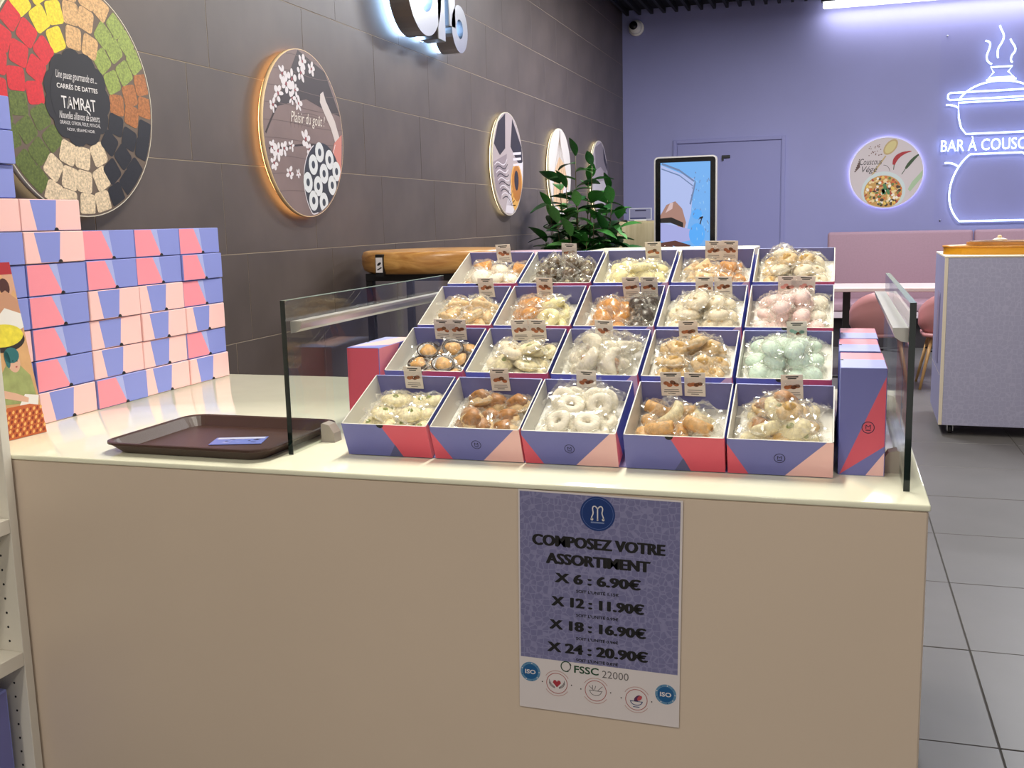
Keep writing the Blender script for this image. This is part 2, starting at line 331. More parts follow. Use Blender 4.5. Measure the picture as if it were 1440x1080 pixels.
standing('pastry_carton', (-1.093, 2.165, ZT), [([(0, 0), (1, 0), (1, .22), (0, .10)], slate), ([(0, .10), (1, .22), (1, 1), (0, 1)], red)],
         [([(0, 0), (1, 0), (1, .3), (0, .08)], blue), ([(0, .08), (1, .3), (1, 1), (.5, 1)], lpink), ([(0, .08), (.5, 1), (0, 1)], pblue)],
         [([(0, 0), (1, 0), (1, 1), (.55, 1), (0, .3)], slate), ([(0, .3), (.55, 1), (0, 1)], pink)], 'upright pink box at the left end of the pastry display')
# ------------------------------------------------------------------ open display boxes in four sloping rows
W, L, DH = .193, .200, .079
D1 = [([(0, 0), (.66, 0), (.46, 1), (0, 1)], slate), ([(.66, 0), (1, 0), (1, 1), (.46, 1)], red)]
D1b = [([(.50, 0), (.66, 0), (.59, .38)], M('grey_blue_card', (92, 96, 140), .5))]
D2 = [([(0, 0), (.20, 0), (0, .86)], red), ([(.20, 0), (.55, 0), (.94, 1), (0, 1), (0, .86)], slate), ([(.55, 0), (1, 0), (1, 1), (.94, 1)], lpink)]
inblue = M('lilac_card_inside', (112, 112, 168), .5)
def open_box(design):
    mb = MB(); th = .0025; x0, x1 = -W/2, W/2
    face_polys(mb, frame((x0, 0, 0), (W, 0, 0), (0, 0, DH), (0, -1, 0)), design)
    if design is D1: face_polys(mb, frame((x0, 0, 0), (W, 0, 0), (0, 0, DH), (0, -1, 0)), D1b, .0003)
    # outer sides, each printed with a coral corner at the front
    for s in (-1, 1):
        fr = frame((s*W/2, 0, 0), (0, L, 0), (0, 0, DH), (s, 0, 0))
        mb.poly([(0, 0), (.22, 0), (.06, 1), (0, 1)], fr, 0, pink); mb.poly([(.22, 0), (1, 0), (1, 1), (.06, 1)], fr, 0, blue)
        mb.poly([(th/L, th/DH), (1-th/L, th/DH), (1-th/L, 1), (th/L, 1)], frame((s*(W/2-th), 0, 0), (0, L, 0), (0, 0, DH), (-s, 0, 0)), 0, boxwhite)
        mb.poly([(0, 0), (1, 0), (1, 1), (0, 1)], frame((s*W/2, 0, DH), (-s*th, 0, 0), (0, L, 0), (0, 0, 1)), 0, boxwhite)
    bk = frame((x0, L, 0), (W, 0, 0), (0, 0, DH), (0, 1, 0)); mb.poly([(0, 0), (1, 0), (1, 1), (0, 1)], bk, 0, blue)
    mb.poly([(0, 0), (1, 0), (1, 1), (0, 1)], frame((x0+th, L-th, th), (W-2*th, 0, 0), (0, 0, DH-th), (0, -1, 0)), 0, inblue)
    mb.poly([(0, 0), (1, 0), (1, 1), (0, 1)], frame((x0+th, th, th), (W-2*th, 0, 0), (0, 0, DH-th), (0, 1, 0)), 0, boxwhite)
    for y in (0, L-th): mb.poly([(0, 0), (1, 0), (1, 1), (0, 1)], frame((x0, y, DH), (W, 0, 0), (0, th, 0), (0, 0, 1)), 0, pblue if y else boxwhite)
    mb.poly([(0, 0), (1, 0), (1, 1), (0, 1)], frame((x0, 0, 0), (W, 0, 0), (0, L, 0), (0, 0, -1)), 0, blue)
    mb.poly([(0, 0), (1, 0), (1, 1), (0, 1)], frame((x0+th, th, th), (W-2*th, 0, 0), (0, L-2*th, 0), (0, 0, 1)), 0, boxwhite)
    return mb
om = {}
for k, d in dict(a=D1, b=D2).items(): o = open_box(d).build('open_pastry_box'); om[k] = o.data; bpy.data.objects.remove(o)
e = MB(); emblem(e, frame((0, -.0006, 0), (1, 0, 0), (0, 0, 1), (0, -1, 0)), 0, DH*.5, .0105, 0, dark); o = e.build('emblem'); emme = o.data; bpy.data.objects.remove(o)
e = MB(); e.prism(circ(0, 0, .008, .008, 10, math.pi, 2*math.pi), frame((-W*.04, 0, DH), (1, 0, 0), (0, 0, 1), (0, -1, 0)), 0, .0005, black); o = e.build('thumb_notch'); tnme = o.data; bpy.data.objects.remove(o)
e = MB(); e.box(-W/2+.003, W/2-.003, .003, L-.003, 0, .002, boxwhite); o = e.build('liner'); lime = o.data; bpy.data.objects.remove(o)
ROWS = [(1.92, -.415, 22.5), (2.165, -.337, 24.0), (2.375, -.252, 25.0), (2.594, -.163, 22.5)]      # front top edge (y, z rel. eye), slope
BOXM = {}
rown = ['front row', 'second row', 'third row', 'back row']; coln = ['leftmost', 'left-of-centre', 'centre', 'right-of-centre', 'rightmost']
def row_mat(r, x):
    y, z, a = ROWS[r]; a = math.radians(a); up = Vector((0, -math.sin(a), math.cos(a)))
    p = Vector((x, y, H+z))-up*DH
    return Matrix.Translation(p) @ Matrix.Rotation(a, 4, 'X')
KIND = {}   # (row, col) -> contents, see below
for r in range(4):
    for c in range(5):
        xc = [-.894, -.693, -.496, -.288, -.090][c] if r == 0 else -.902+c*.2015
        mw = row_mat(r, xc); kd = 'aabba'[c] if r else 'abbab'[c]
        o = inst('open_pastry_box', om[kd]); o.matrix_world = mw; BOXM[r, c] = mw
        KIND[r, c] = o
        q = inst('thumb_notch', tnme, o) if kd == 'a' else inst('emblem', emme, o)
# slope stand under the rows
m = MB(); stand_m = M('stand_card', (120, 120, 176), .6)
pts = []
for r in range(4):
    mw = row_mat(r, 0); a = mw @ Vector((0, .0, -.001)); b = mw @ Vector((0, L, -.001))
    if r == 0: pts.append((a.y, ZT+.0005))
    else: pts.append((a.y, pts[-1][1]+.0) if False else (a.y, a.z))
    if r == 0: pts[-1] = (a.y+.006, a.z+.001)
    pts.append((b.y, b.z))
    if r < 3:
        nx = row_mat(r+1, 0) @ Vector((0, 0, -.001)); pts.append((nx.y-.001, b.z))
pts = [(pts[0][0], ZT+.0005)]+pts+[(pts[-1][0], ZT+.0005)]
m.prism(pts, frame((0, 0, 0), (0, 1, 0), (0, 0, 1), (1, 0, 0)), -.99, -.002, stand_m)
tag(m.build('display_stand'), 'stepped lilac stand under the sloping rows of open boxes', 'stand')
# ------------------------------------------------------------------ pastries
def pm_(name, rgb, rough=.5, noise=.25, scale=90, bump=.3): return M(name, rgb, rough, noise=noise, scale=scale, bump=bump)
def blob(mb, rx, ry, rz, m, seed=0, amp=.06, n=12, k=7, ridges=0):
    rnd = random.Random(seed); vs = []; fs = []; ph = [rnd.uniform(0, 6.28) for _ in range(4)]
    for i in range(k+1):
        v = math.pi*i/k
        for j in range(n):
            u = 2*math.pi*j/n; s = 1+amp*(math.sin(2*u+ph[0])*math.sin(3*v+ph[1])+math.sin(3*u+ph[2])*.7)
            if ridges: s *= 1+.10*math.cos(ridges*u)*math.sin(v)
            q = math.sin(v); z = math.cos(v)
            vs.append((rx*s*math.copysign(abs(q)**.8, q)*math.cos(u), ry*s*math.copysign(abs(q)**.8, q)*math.sin(u), rz*(1+z*1.0)))
    for i in range(k):
        for j in range(n): fs.append((i*n+j, (i+1)*n+j, (i+1)*n+(j+1) % n, i*n+(j+1) % n))
    mb.add(vs, fs, m, True); return mb
def torus(mb, R, r, m, z=None, n=20, k=8, flat=.9):
    vs = []; fs = []; z = r*flat if z is None else z
    for i in range(n):
        a = 2*math.pi*i/n; rr = r*(1+.08*math.sin(3*a))
        for j in range(k):
            b = 2*math.pi*j/k; vs.append(((R+rr*math.cos(b))*math.cos(a), (R+rr*math.cos(b))*math.sin(a), z+rr*flat*math.sin(b)))
    for i in range(n):
        for j in range(k): fs.append((i*k+j, ((i+1) % n)*k+j, ((i+1) % n)*k+(j+1) % k, i*k+(j+1) % k))
    mb.add(vs, fs, m, True); return mb
def tri(mb, s, h, m):
    b = bmesh.new(); vs = [b.verts.new((s*math.cos(a), s*math.sin(a), z)) for z in (0, h) for a in (math.pi/2, math.pi/2+2.094, math.pi/2+4.189)]
    b.faces.new(vs[:3][::-1]); b.faces.new(vs[3:])
    for i in range(3): b.faces.new((vs[i], vs[(i+1) % 3], vs[3+(i+1) % 3], vs[3+i]))
    bmesh.ops.bevel(b, geom=b.edges[:], offset=h*.3, segments=2, affect='EDGES', profile=.5); return mb.bm(b, m, True)
PROT = {}
def proto(key, *parts):
    """parts: list of (part name, builder); the first is the pastry itself"""
    me = []
    for nm, f in parts:
        mb = MB(); f(mb); o = mb.build(nm); me.append((nm, o.data)); bpy.data.objects.remove(o)
    PROT[key] = me
cr = pm_('pale_biscuit', (236, 220, 180)); gold = pm_('golden_pastry', (214, 166, 104)); brown = pm_('nutty_brown', (172, 122, 74), scale=140); choc = pm_('dark_chocolate', (52, 34, 26), .3)
sugar = pm_('icing_white', (246, 238, 222), .6, .06); mint = pm_('mint_icing', (214, 236, 220), .5, .05); rose = pm_('rose_icing', (248, 216, 212), .5, .05); yel = pm_('pale_yellow', (244, 232, 176), .5, .1)
orange = pm_('orange_glaze', (216, 152, 80), .2, .2); green = pm_('pistachio_green', (140, 150, 70)); tan = pm_('tan_dough', (222, 190, 140)); grey = pm_('powdered_dough', (226, 216, 196), .7, .08)
dgold = pm_('cocoa_and_gold', (96, 74, 48), .3, .5, 120)
proto('slab', ('almond_biscuit', lambda b: blob(b, .034, .024, .012, cr, 1, .04)), ('pistachio_dot', lambda b: blob(b, .009, .007, .0145, green, 2)))
proto('nut', ('nut_tartlet', lambda b: blob(b, .026, .026, .011, tan, 3, .03, ridges=8)), ('nut_topping', lambda b: blob(b, .020, .020, .0175, brown, 4, .25, 12, 7, 5)))
proto('ring', ('ring_biscuit', lambda b: torus(b, .019, .0115, sugar)))
proto('ringg', ('ring_biscuit', lambda b: torus(b, .019, .0115, cr)), ('pistachio_centre', lambda b: blob(b, .010, .010, .010, green, 5)))
proto('ringy', ('ring_biscuit', lambda b: torus(b, .020, .0125, yel)))
def roll(b, ln, r, m, m2):
    b.lathe([(r*.75, -ln), (r, -ln*.93), (r*1.03, 0), (r, ln*.93), (r*.75, ln)], 14, m, (0, 0, r*1.03), ax='x')
    for s in (-1, 1): b.lathe([(r*.6, s*ln*1.001), (r*.3, s*ln*1.02)], 10, m2, (0, 0, r*1.03), ax='x')
proto('roll', ('nut_roll', lambda b: roll(b, .027, .013, gold, brown)))
def cres(b, R, r, m):
    pts = [(R*math.cos(a), R*math.sin(a)-R*.6, r) for a in [math.radians(25+130*k/12) for k in range(13)]]
    b.tube(pts, [r*(.25+.75*math.sin(math.pi*k/12)**.6) for k in range(13)], m, 10)
proto('cres', ('crescent_pastry', lambda b: cres(b, .034, .015, grey)))
proto('cresb', ('crescent_pastry', lambda b: cres(b, .030, .013, cr)))
proto('cup', ('chocolate_tartlet', lambda b: b.lathe([(.018, 0), (.026, .016), (.023, .015)], 16, choc)), ('gold_topping', lambda b: blob(b, .020, .020, .011, gold, 8, .2, 12, 6)))
proto('wrap', ('large_crescent', lambda b: cres(b, .036, .016, grey)), ('filled_end', lambda b: blob(b, .010, .010, .012, brown, 9)))
proto('mint', ('mint_pastry', lambda b: blob(b, .025, .025, .0135, mint, 10, .03)))
proto('rose', ('rose_pastry', lambda b: blob(b, .024, .024, .014, rose, 11, .03)))
proto('pearl', ('white_pastry', lambda b: blob(b, .025, .025, .0135, sugar, 12, .04)))
proto('tri', ('triangle_pastry', lambda b: tri(b, .034, .022, tan)), ('nut_filling', lambda b: blob(b, .012, .012, .013, gold, 13, .2)))
proto('glaz', ('glazed_pastry', lambda b: blob(b, .029, .024, .015, orange, 14, .06)))
proto('blk', ('chocolate_pastry', lambda b: blob(b, .025, .025, .017, choc, 15, .06)))
proto('truf', ('cocoa_truffle', lambda b: blob(b, .021, .021, .0175, dgold, 16, .10, ridges=6)), ('nut_chip', lambda b: blob(b, .008, .008, .0195, cr, 17, .2)))
proto('flow', ('flower_biscuit', lambda b: blob(b, .025, .025, .013, yel, 18, .02, 20, 7, 5)))
proto('crm', ('cream_pastry', lambda b: blob(b, .028, .025, .014, M('cream_icing', (240, 226, 200), .55, noise=.06), 19, .05)), ('almond', lambda b: blob(b, .009, .006, .0158, tan, 20)))
proto('gtri', ('honey_triangle', lambda b: tri(b, .030, .024, orange)))
proto('goldn', ('golden_biscuit', lambda b: blob(b, .027, .026, .012, tan, 21, .05, ridges=7)), ('gold_centre', lambda b: blob(b, .014, .013, .0150, pm_('honey_gold', (206, 160, 70)), 22, .2)))
# crumpled cellophane packets (unit size)
WR = []
for sd in range(6):
    rnd = random.Random(100+sd); nx, ny = 16, 10; mb = MB()
    vs = []; fs = []
    for top in (1, -1):
        for i in range(nx+1):
            for j in range(ny+1):
                u = -1+2*i/nx; v = -1+2*j/ny
                hgt = max(0, 1-min(1, abs(u)/.72)**3)**.6*max(0, 1-abs(v)**2.6)**.6
                cr_ = rnd.uniform(-1, 1)*.17
                x = u*1.16+rnd.uniform(-.04, .04); y = v*(1.0+(.08 if abs(u) > .8 else 0))+rnd.uniform(-.04, .04)
                z = .5+top*(.58*hgt+.01)+cr_*(1 if hgt > .05 else 1.3) if top > 0 else .5-.50*hgt-.01+cr_*.15
                vs.append((x, y, max(-.0, z)))
    o_ = (nx+1)*(ny+1)
    for q in range(2):
        for i in range(nx):
            for j in range(ny):
                a = q*o_+i*(ny+1)+j; f = [a, a+ny+1, a+ny+2, a+1]
                if q: f = f[::-1]
                fs += [f[:3], [f[0], f[2], f[3]]]
    mb.add(vs, fs, cello); o = mb.build('wrapper'); WR.append(o.data); bpy.data.objects.remove(o)
# contents: kinds cycled over the places, liner height, number, describing words
CONT = {(0, 0): (['slab'], .016, 10, 'pale almond biscuit'), (0, 1): (['nut'], .014, 9, 'nut topped golden tartlet'), (0, 2): (['ring'], .020, 11, 'white ring biscuit'),
        (0, 3): (['roll', 'roll', 'cresb'], .006, 10, 'golden nut roll or pale crescent'), (0, 4): (['cresb', 'goldn', 'slab', 'nut'], .016, 14, 'mixed beige and brown pastry'),
        (1, 0): (['cup'], .014, 9, 'dark chocolate tartlet with gold top'), (1, 1): (['slab', 'crm', 'ringg'], .016, 13, 'cream biscuit or green centred ring'), (1, 2): (['wrap'], .026, 11, 'large powdered crescent'),
        (1, 3): (['goldn'], .028, 12, 'golden honey biscuit'), (1, 4): (['mint'], .036, 15, 'mint green round pastry'),
        (2, 0): (['tri'], .020, 11, 'tan triangle pastry'), (2, 1): (['glaz', 'glaz', 'ringy'], .016, 11, 'orange glazed pastry or pale yellow ring'), (2, 2): (['glaz', 'glaz', 'blk'], .014, 10, 'orange glazed or dark chocolate pastry'),
        (2, 3): (['crm'], .026, 13, 'round cream pastry'), (2, 4): (['rose', 'rose', 'pearl'], .026, 14, 'pale pink or white round pastry'),
        (3, 0): (['gtri', 'pearl'], .016, 10, 'honey triangle or white pastry'), (3, 1): (['truf'], .022, 13, 'dark cocoa and gold truffle'), (3, 2): (['flow'], .018, 12, 'pale yellow flower biscuit'),
        (3, 3): (['tri', 'gtri'], .014, 11, 'brown and gold triangle pastry'), (3, 4): (['goldn', 'crm'], .032, 13, 'gold centred cream pastry')}
KW = dict(slab='pale almond biscuit', nut='nut topped golden tartlet', ring='white ring biscuit', ringg='green centred ring biscuit', ringy='pale yellow ring biscuit', roll='golden nut roll', cres='powdered crescent', cresb='pale crescent',
          cup='dark chocolate tartlet', wrap='large powdered crescent', mint='mint green round pastry', rose='pale pink round pastry', pearl='white round pastry', tri='tan triangle pastry', glaz='orange glazed pastry', blk='dark chocolate pastry',
          truf='dark cocoa truffle', flow='pale yellow flower biscuit', crm='round cream pastry', gtri='honey coloured triangle pastry', goldn='gold centred biscuit')
whereb = {(r, c): ('%s %s box' % (rown[r].replace(' row', '-row'), coln[c])) for r in range(4) for c in range(5)}
for (r, c), (kinds, lz, num, words) in CONT.items():
    lz += .010
    box = KIND[r, c]; mw = BOXM[r, c]
    tag(box, '%s open box holding %s sweets' % (whereb[r, c].replace(' box', ''), words), 'box', 'open boxes of wrapped pastries')
    if lz > .006: inst('liner', lime, box, (0, 0, lz-.002))
    places = []
    small = kinds[0] in ('mint', 'rose', 'crm', 'truf', 'flow', 'goldn', 'ring', 'slab') and num >= 10; nxg = 4 if small else 3
    for j in range(3):
        for i in range(nxg): places.append(((i-(nxg-1)/2)*(.049 if small else .062)+random.uniform(-.004, .004), .036+j*.062+random.uniform(-.006, .006), lz+.001))
    base = len(places); up = [(a_*.031+random.uniform(-.008, .008), .068+b_*.062+random.uniform(-.008, .008), lz+.021+.004*random.random()) for b_ in (1, 0) for a_ in (-1, 1)]
    random.shuffle(up); up += [(random.uniform(-.03, .03), .07+random.uniform(0, .06), lz+.040) for _ in range(3)]
    places += up[:max(0, num-9+(2 if lz > .01 else 1))]
    for k, (px, py, pz) in enumerate(places):
        kd = kinds[k % len(kinds)]
        if (r, c) == (2, 1): kd = 'ringy' if px > .02 else 'glaz'
        if (r, c) == (2, 2): kd = 'blk' if px > .03 else 'glaz'
        if (r, c) == (2, 4): kd = 'pearl' if px > .03 and py > .08 else 'rose'
        if (r, c) == (3, 3): kd = 'gtri' if px > .03 else 'tri'
        if (r, c) == (1, 1): kd = 'ringg' if px > .02 else random.choice(('slab', 'crm'))
        parts = PROT[kd]; sc = random.uniform(.90, 1.0) if small else random.uniform(1.0, 1.12); tl = 14 if k < base else 24
        tilt = Matrix.Rotation(math.radians(random.uniform(-tl, tl)), 4, 'X') @ Matrix.Rotation(math.radians(random.uniform(-tl, tl)), 4, 'Y')
        if kd == 'ring' and py > .13: tilt = Matrix.Rotation(math.radians(38), 4, 'X')
        rotm = tilt @ Matrix.Rotation(random.uniform(0, 6.28), 4, 'Z') @ Matrix.Scale(sc, 4)
        vs = parts[0][1].vertices; ex = max(abs(v.co.x) for v in vs); ey = max(abs(v.co.y) for v in vs); ez = max(v.co.z for v in vs)
        wme = WR[random.randrange(6)]; wsc = Vector((ex*1.06, ey*1.12, ez*1.25))
        # keep every packet inside the four cardboard walls and above the liner
        q = [rotm @ Vector((v.co.x*wsc.x, v.co.y*wsc.y, v.co.z*wsc.z-.001)) for v in wme.vertices]
        x0, x1 = min(v.x for v in q), max(v.x for v in q); y0, y1 = min(v.y for v in q), max(v.y for v in q); z0 = min(v.z for v in q)
        px = min(max(px, -.0925-x0), .0925-x1); py = min(max(py, .0045-y0), .1955-y1)
        if k < base: pz = lz+.0006-z0
        o = inst(parts[0][0], parts[0][1]); o.matrix_world = mw @ Matrix.Translation((px, py, pz)) @ rotm
        tag(o, 'wrapped %s in the %s' % (KW[kd], whereb[r, c]), 'pastry', '%s pieces in the %s' % (KW[kd], whereb[r, c]))
        for nm, me in parts[1:]: inst(nm, me, o)
        wq = inst('wrapper', wme, o, (0, 0, -.001)); wq.scale = wsc
# ------------------------------------------------------------------ price cards
brp = M('card_photo_brown', (176, 104, 66), .6, noise=.3, scale=200); brd = M('card_photo_dark', (110, 60, 40), .6); mintp = M('card_photo_mint', (150, 190, 180), .6)
rose_p = M('card_photo_rose', (232, 160, 150), .6)
def card_mesh(pic, seed):
    rnd = random.Random(seed); w_, h_ = .043, .054
    mb = MB(); mb.box(-w_/2, w_/2, -.0004, .0004, 0, h_, paper)
    o = mb.build('price_card'); c1 = o.data; bpy.data.objects.remove(o)
    pr = MB(); fr = frame((0, -.0006, 0), (1, 0, 0), (0, 0, 1), (0, -1, 0))
    ink = black
    for k, (z, ww) in enumerate(((.0495, .026), (.0455, .018))): stroke(pr, [(-ww/2+rnd.uniform(-.002, .002), z), (ww/2, z)], .0024, fr, 0, ink)
    for k in range(4):
        a = rnd.uniform(-.4, .4); pr.poly(circ(-.010+.0068*k, .028+rnd.uniform(-.004, .004), .0062, .0045, 10, rot=a), fr, .0001*k, (pic, brd)[k % 3 == 2])
    for k, (z, ww) in enumerate(((.014, .030), (.0095, .032), (.005, .016))): stroke(pr, [(-ww/2, z), (ww/2, z)], .0017, fr, 0, M('grey_ink', (120, 112, 110), .6))
    o = pr.build('print'); c2 = o.data; bpy.data.objects.remove(o); return c1, c2
CMS = [card_mesh(brp, s) for s in range(4)]; CMM = card_mesh(mintp, 9); CMR = card_mesh(rose_p, 10)
tape = glass_mat('clear_tape', (.96, .96, .97))
tp = MB(); tp.box(-.034, .034, -.0012, -.0009, .026, .042, tape); o = tp.build('tape'); tape_me = o.data; bpy.data.objects.remove(o)
CARDS = {(0, 0): [-.005], (0, 1): [.0], (0, 2): [-.005], (0, 3): [-.030, .018], (0, 4): [.015], (1, 0): [-.018, .022], (1, 1): [-.018, .024], (1, 2): [-.015], (1, 3): [-.018], (1, 4): [.020],
         (2, 0): [.028], (2, 1): [-.015], (2, 2): [.012, .056], (2, 3): [-.008, .038], (2, 4): [-.012, .030], (3, 0): [.008], (3, 1): [-.004], (3, 2): [.030], (3, 3): [-.012, .030]}
for (r, c), xs in CARDS.items():
    for k, x in enumerate(xs):
        cm = CMM if (r, c) == (1, 4) else (CMR if (r, c) == (2, 4) else CMS[(r*5+c+k) % 4])
        o = inst('price_card', cm[0]); a = math.radians(ROWS[r][2])
        p = BOXM[r, c] @ Vector((x, L-.0065, DH-.030))
        o.matrix_world = BOXM[r, c] @ Matrix.Translation((x, L-.0062, DH-.030)) @ Matrix.Rotation(math.radians(-6), 4, 'X') @ Matrix.Rotation(math.radians(random.uniform(-3, 3)), 4, 'Y')
        nm = '' if len(xs) == 1 else ('left ' if k == 0 else 'right ')
        tag(o, '%swhite price card on the back rim of the %s' % (nm, whereb[r, c]), 'price card', 'price cards on the open boxes')
        inst('print', cm[1], o); inst('tape', tape_me, o)
# ------------------------------------------------------------------ glass guards
def guard(x, s, y0, y1, lab):
    r = empty('glass_guard', (x, y0, ZT)); tag(r, lab, 'glass screen', 'glass side screens of the display')
    ln = y1-y0; T = .010; HH = .334
    m = MB(); m.box(-T/2, T/2, .001, ln, 0, HH, glass); m.build('glass_panel', r)
    m = MB(); m.box(-T/2-.0005, T/2+.0005, -.0005, .001, 0, HH+.0005, gedge); m.build('front_edge', r)
    m = MB(); m.box(-T/2-.0005, T/2+.0005, .001, ln, HH, HH+.0006, M('pale_glass_edge', (150, 176, 166), .15)); m.build('top_edge', r)
    # lamp rail on the inner side: quarter round profile
    m = MB(); pf = [(0, 0), (.026, 0), (.026, -.006), (.022, -.017), (.012, -.024), (0, -.026)]
    m.prism([(a, b) for a, b in pf], frame((s*T/2, .02, HH-.045), (s, 0, 0), (0, 0, 1), (0, 1, 0)), 0, ln-.04, alu); m.build('lamp_rail', r)
    m = MB(); m.box(s*T/2 if s > 0 else -T/2-.012, T/2+.012 if s > 0 else -T/2, ln*.62, ln*.62+.014, .02, HH-.07, glass); m.build('support_post', r)
    m = MB()
    m.prism([(0, 0), (.034, 0), (.032, .022), (.020, .040), (.004, .044), (0, .042)], frame((s*T/2, .13, 0), (s, 0, 0), (0, 0, 1), (0, 1, 0)), 0, .034, greige); m.build('clamp', r)
    m = MB()
    m.prism([(0, 0), (.034, 0), (.032, .022), (.020, .040), (.004, .044), (0, .042)], frame((s*T/2, ln-.16, 0), (s, 0, 0), (0, 0, 1), (0, 1, 0)), 0, .034, greige); m.build('clamp', r)
guard(-1.117, 1, 1.925, 2.86, 'clear glass side screen with lamp rail beside the brown tray')
guard(.131, -1, 1.885, 2.815, 'clear glass side screen at the open right end of counter')
# ------------------------------------------------------------------ brown tray and leaflet
trm = M('brown_plastic', (66, 44, 38), .38, bump=.1, scale=300)
def rrect(hx, hy, r, n=6):
    out = []
    for cx, cy, a0 in ((hx-r, hy-r, 0), (-hx+r, hy-r, 90), (-hx+r, -hy+r, 180), (hx-r, -hy+r, 270)):
        for k in range(n+1):
            a = math.radians(a0+90*k/n); out.append((cx+r*math.cos(a), cy+r*math.sin(a)))
    return out
tr = MB(); loops = [(.182, .148, .03, 0.0), (.205, .170, .045, .020), (.211, .176, .05, .022), (.211, .176, .05, .027), (.206, .171, .046, .028), (.200, .165, .045, .0255), (.182, .147, .03, .0035)]
vs = []; fs = []; N = 28
for hx, hy, rr, z in loops: vs += [(a, b, z) for a, b in rrect(hx, hy, rr)]
for i in range(len(loops)-1):
    for k in range(N): fs.append((i*N+k, i*N+(k+1) % N, (i+1)*N+(k+1) % N, (i+1)*N+k))
fs.append(tuple(range(N))[::-1]); fs.append(tuple((len(loops)-1)*N+k for k in range(N)))
tr.add(vs, fs, trm); tr = tag(tr.build('serving_tray'), 'dark brown plastic serving tray on the white counter', 'tray'); tr.location = (-1.335, 2.01, ZT+.0005); tr.rotation_euler.z = math.radians(-1)
lf = MB(); lf.box(-.06, .06, -.038, .038, 0, .0008, M('leaflet_blue', (110, 128, 206), .35)); lf = lf.build('leaflet'); tag(lf, 'small blue and white leaflet lying on the brown tray', 'leaflet')
lf.location = (-1.300, 2.01, ZT+.0048); lf.rotation_euler.z = math.radians(18)
lp = MB(); fr = frame((0, 0, .0010), (1, 0, 0), (0, 1, 0), (0, 0, 1))
lp.poly([(-.055, .018), (.055, .018), (.055, .035), (-.055, .035)], fr, 0, M('leaflet_white', (205, 210, 232), .35))
for k in range(14):
    a, b = random.uniform(-.03, .045), random.uniform(-.025, .014); lp.poly(circ(a, b, random.uniform(.003, .007), random.uniform(.002, .005), 7), fr, .00005*k, (dark, pblue)[k % 2])
lp.build('print', lf)
# ------------------------------------------------------------------ poster on the counter front
PW, PH = .312, .440
yp = 1.80; pz = H-.502; px0 = -.563
po = empty('price_poster', (px0, yp, pz)); tag(po, 'lilac price poster reading composez votre assortiment on counter front', 'poster'); po.rotation_euler.y = math.radians(.9)
m = MB(); m.box(0, PW, -.001, 0, -PH, 0, M('poster_paper', (224, 216, 218), .35)); m.build('sheet', po)
F = frame((0, -.0012, 0), (1.023, 0, 0), (0, 0, 1.023), (0, -1, 0))
m = MB(); m.poly([(.003, -.003), (.301, -.003), (.301, -.328), (.003, -.328)][::-1], F, 0, arabesque_mat('poster_lilac', (118, 117, 158), (138, 137, 176), 20, .35)); m.build('lilac_field', po)
T = .0003; pr = MB(); navy = M('poster_navy', (18, 52, 116), .4); pw = M('poster_white', (220, 216, 220), .4)
def line(mb, key, xc, yc, w_, h_, mm, t=T): mb.text(key, F, xc-w_/2, xc+w_/2, yc-h_/2, yc+h_/2, t, mm)
pr.poly(circ(.151, -.036, .0325, n=40), F, T, navy)
ringpolys(pr, .151, -.036, .0285, .0293, F, 2*T, M('poster_ring', (90, 110, 170), .4), 40)
# the logo: a curled M
for s in (-1, 1):
    stroke(pr, bez((.151+s*.001, -.026), (.151+s*.004, -.019), (.151+s*.011, -.021), (.151+s*.009, -.030))+bez((.151+s*.009, -.030), (.151+s*.006, -.038), (.151+s*.013, -.041), (.151+s*.0105, -.0465), 8), .0022, F, 2*T, pw)
    pr.poly(circ(.151+s*.0105, -.0465, .0026, n=12), F, 2*T, pw)
stroke(pr, [(.151, -.024), (.151, -.047)], .0024, F, 2*T, pw); pr.poly(circ(.151, -.0475, .0018, n=10), F, 2*T, pw)
stroke(pr, [(.1385, -.0525), (.1635, -.0525)], .0026, F, 2*T, M('poster_grey_blue', (120, 136, 180), .4))
for s, yc, w_, h_ in (('COMPOSEZ VOTRE', -.094, .245, .0205), ('ASSORTIMENT', -.128, .192, .0200), ('X 6 : 6.90€', -.164, .158, .0195), ('X 12 : 11.90€', -.210, .172, .0195), ('X 18 : 16.90€', -.256, .180, .0195), ('X 24 : 20.90€', -.301, .188, .0200)):
    for q_, (dx, dy) in enumerate(((-.0020, .0004), (-.0010, -.0005), (0, .0005), (.0010, -.0005), (.0020, .0004))): line(pr, (s, .004), .151+dx, yc+dy, w_, h_, black, T+.00003*q_)
for s, yc in (('SOIT L\'UNITÉ 1.15€', -.1865), ('SOIT L\'UNITÉ 0.99€', -.2335), ('SOIT L\'UNITÉ 0.94€', -.279), ('SOIT L\'UNITÉ 0.87€', -.3215)):
    line(pr, (s, .03), .151, yc, .080, .0072, black)
pgreen = M('poster_green', (34, 74, 50), .4); pgr = M('poster_grey', (116, 110, 112), .4); prd = M('poster_dusty_red', (176, 98, 98), .4); pblu = M('poster_blue', (30, 92, 146), .4)
line(pr, ('FSSC', .02), .131, -.341, .047, .0145, pgreen); line(pr, ('22000',), .186, -.344, .050, .0145, pgr)
ringpolys(pr, .092, -.338, .0088, .0108, F, T, pgreen, 20, 1, .3, 5.2); ringpolys(pr, .092, -.338, .0075, .0095, F, T, pgr, 20, 1, 5.0, 7.0)
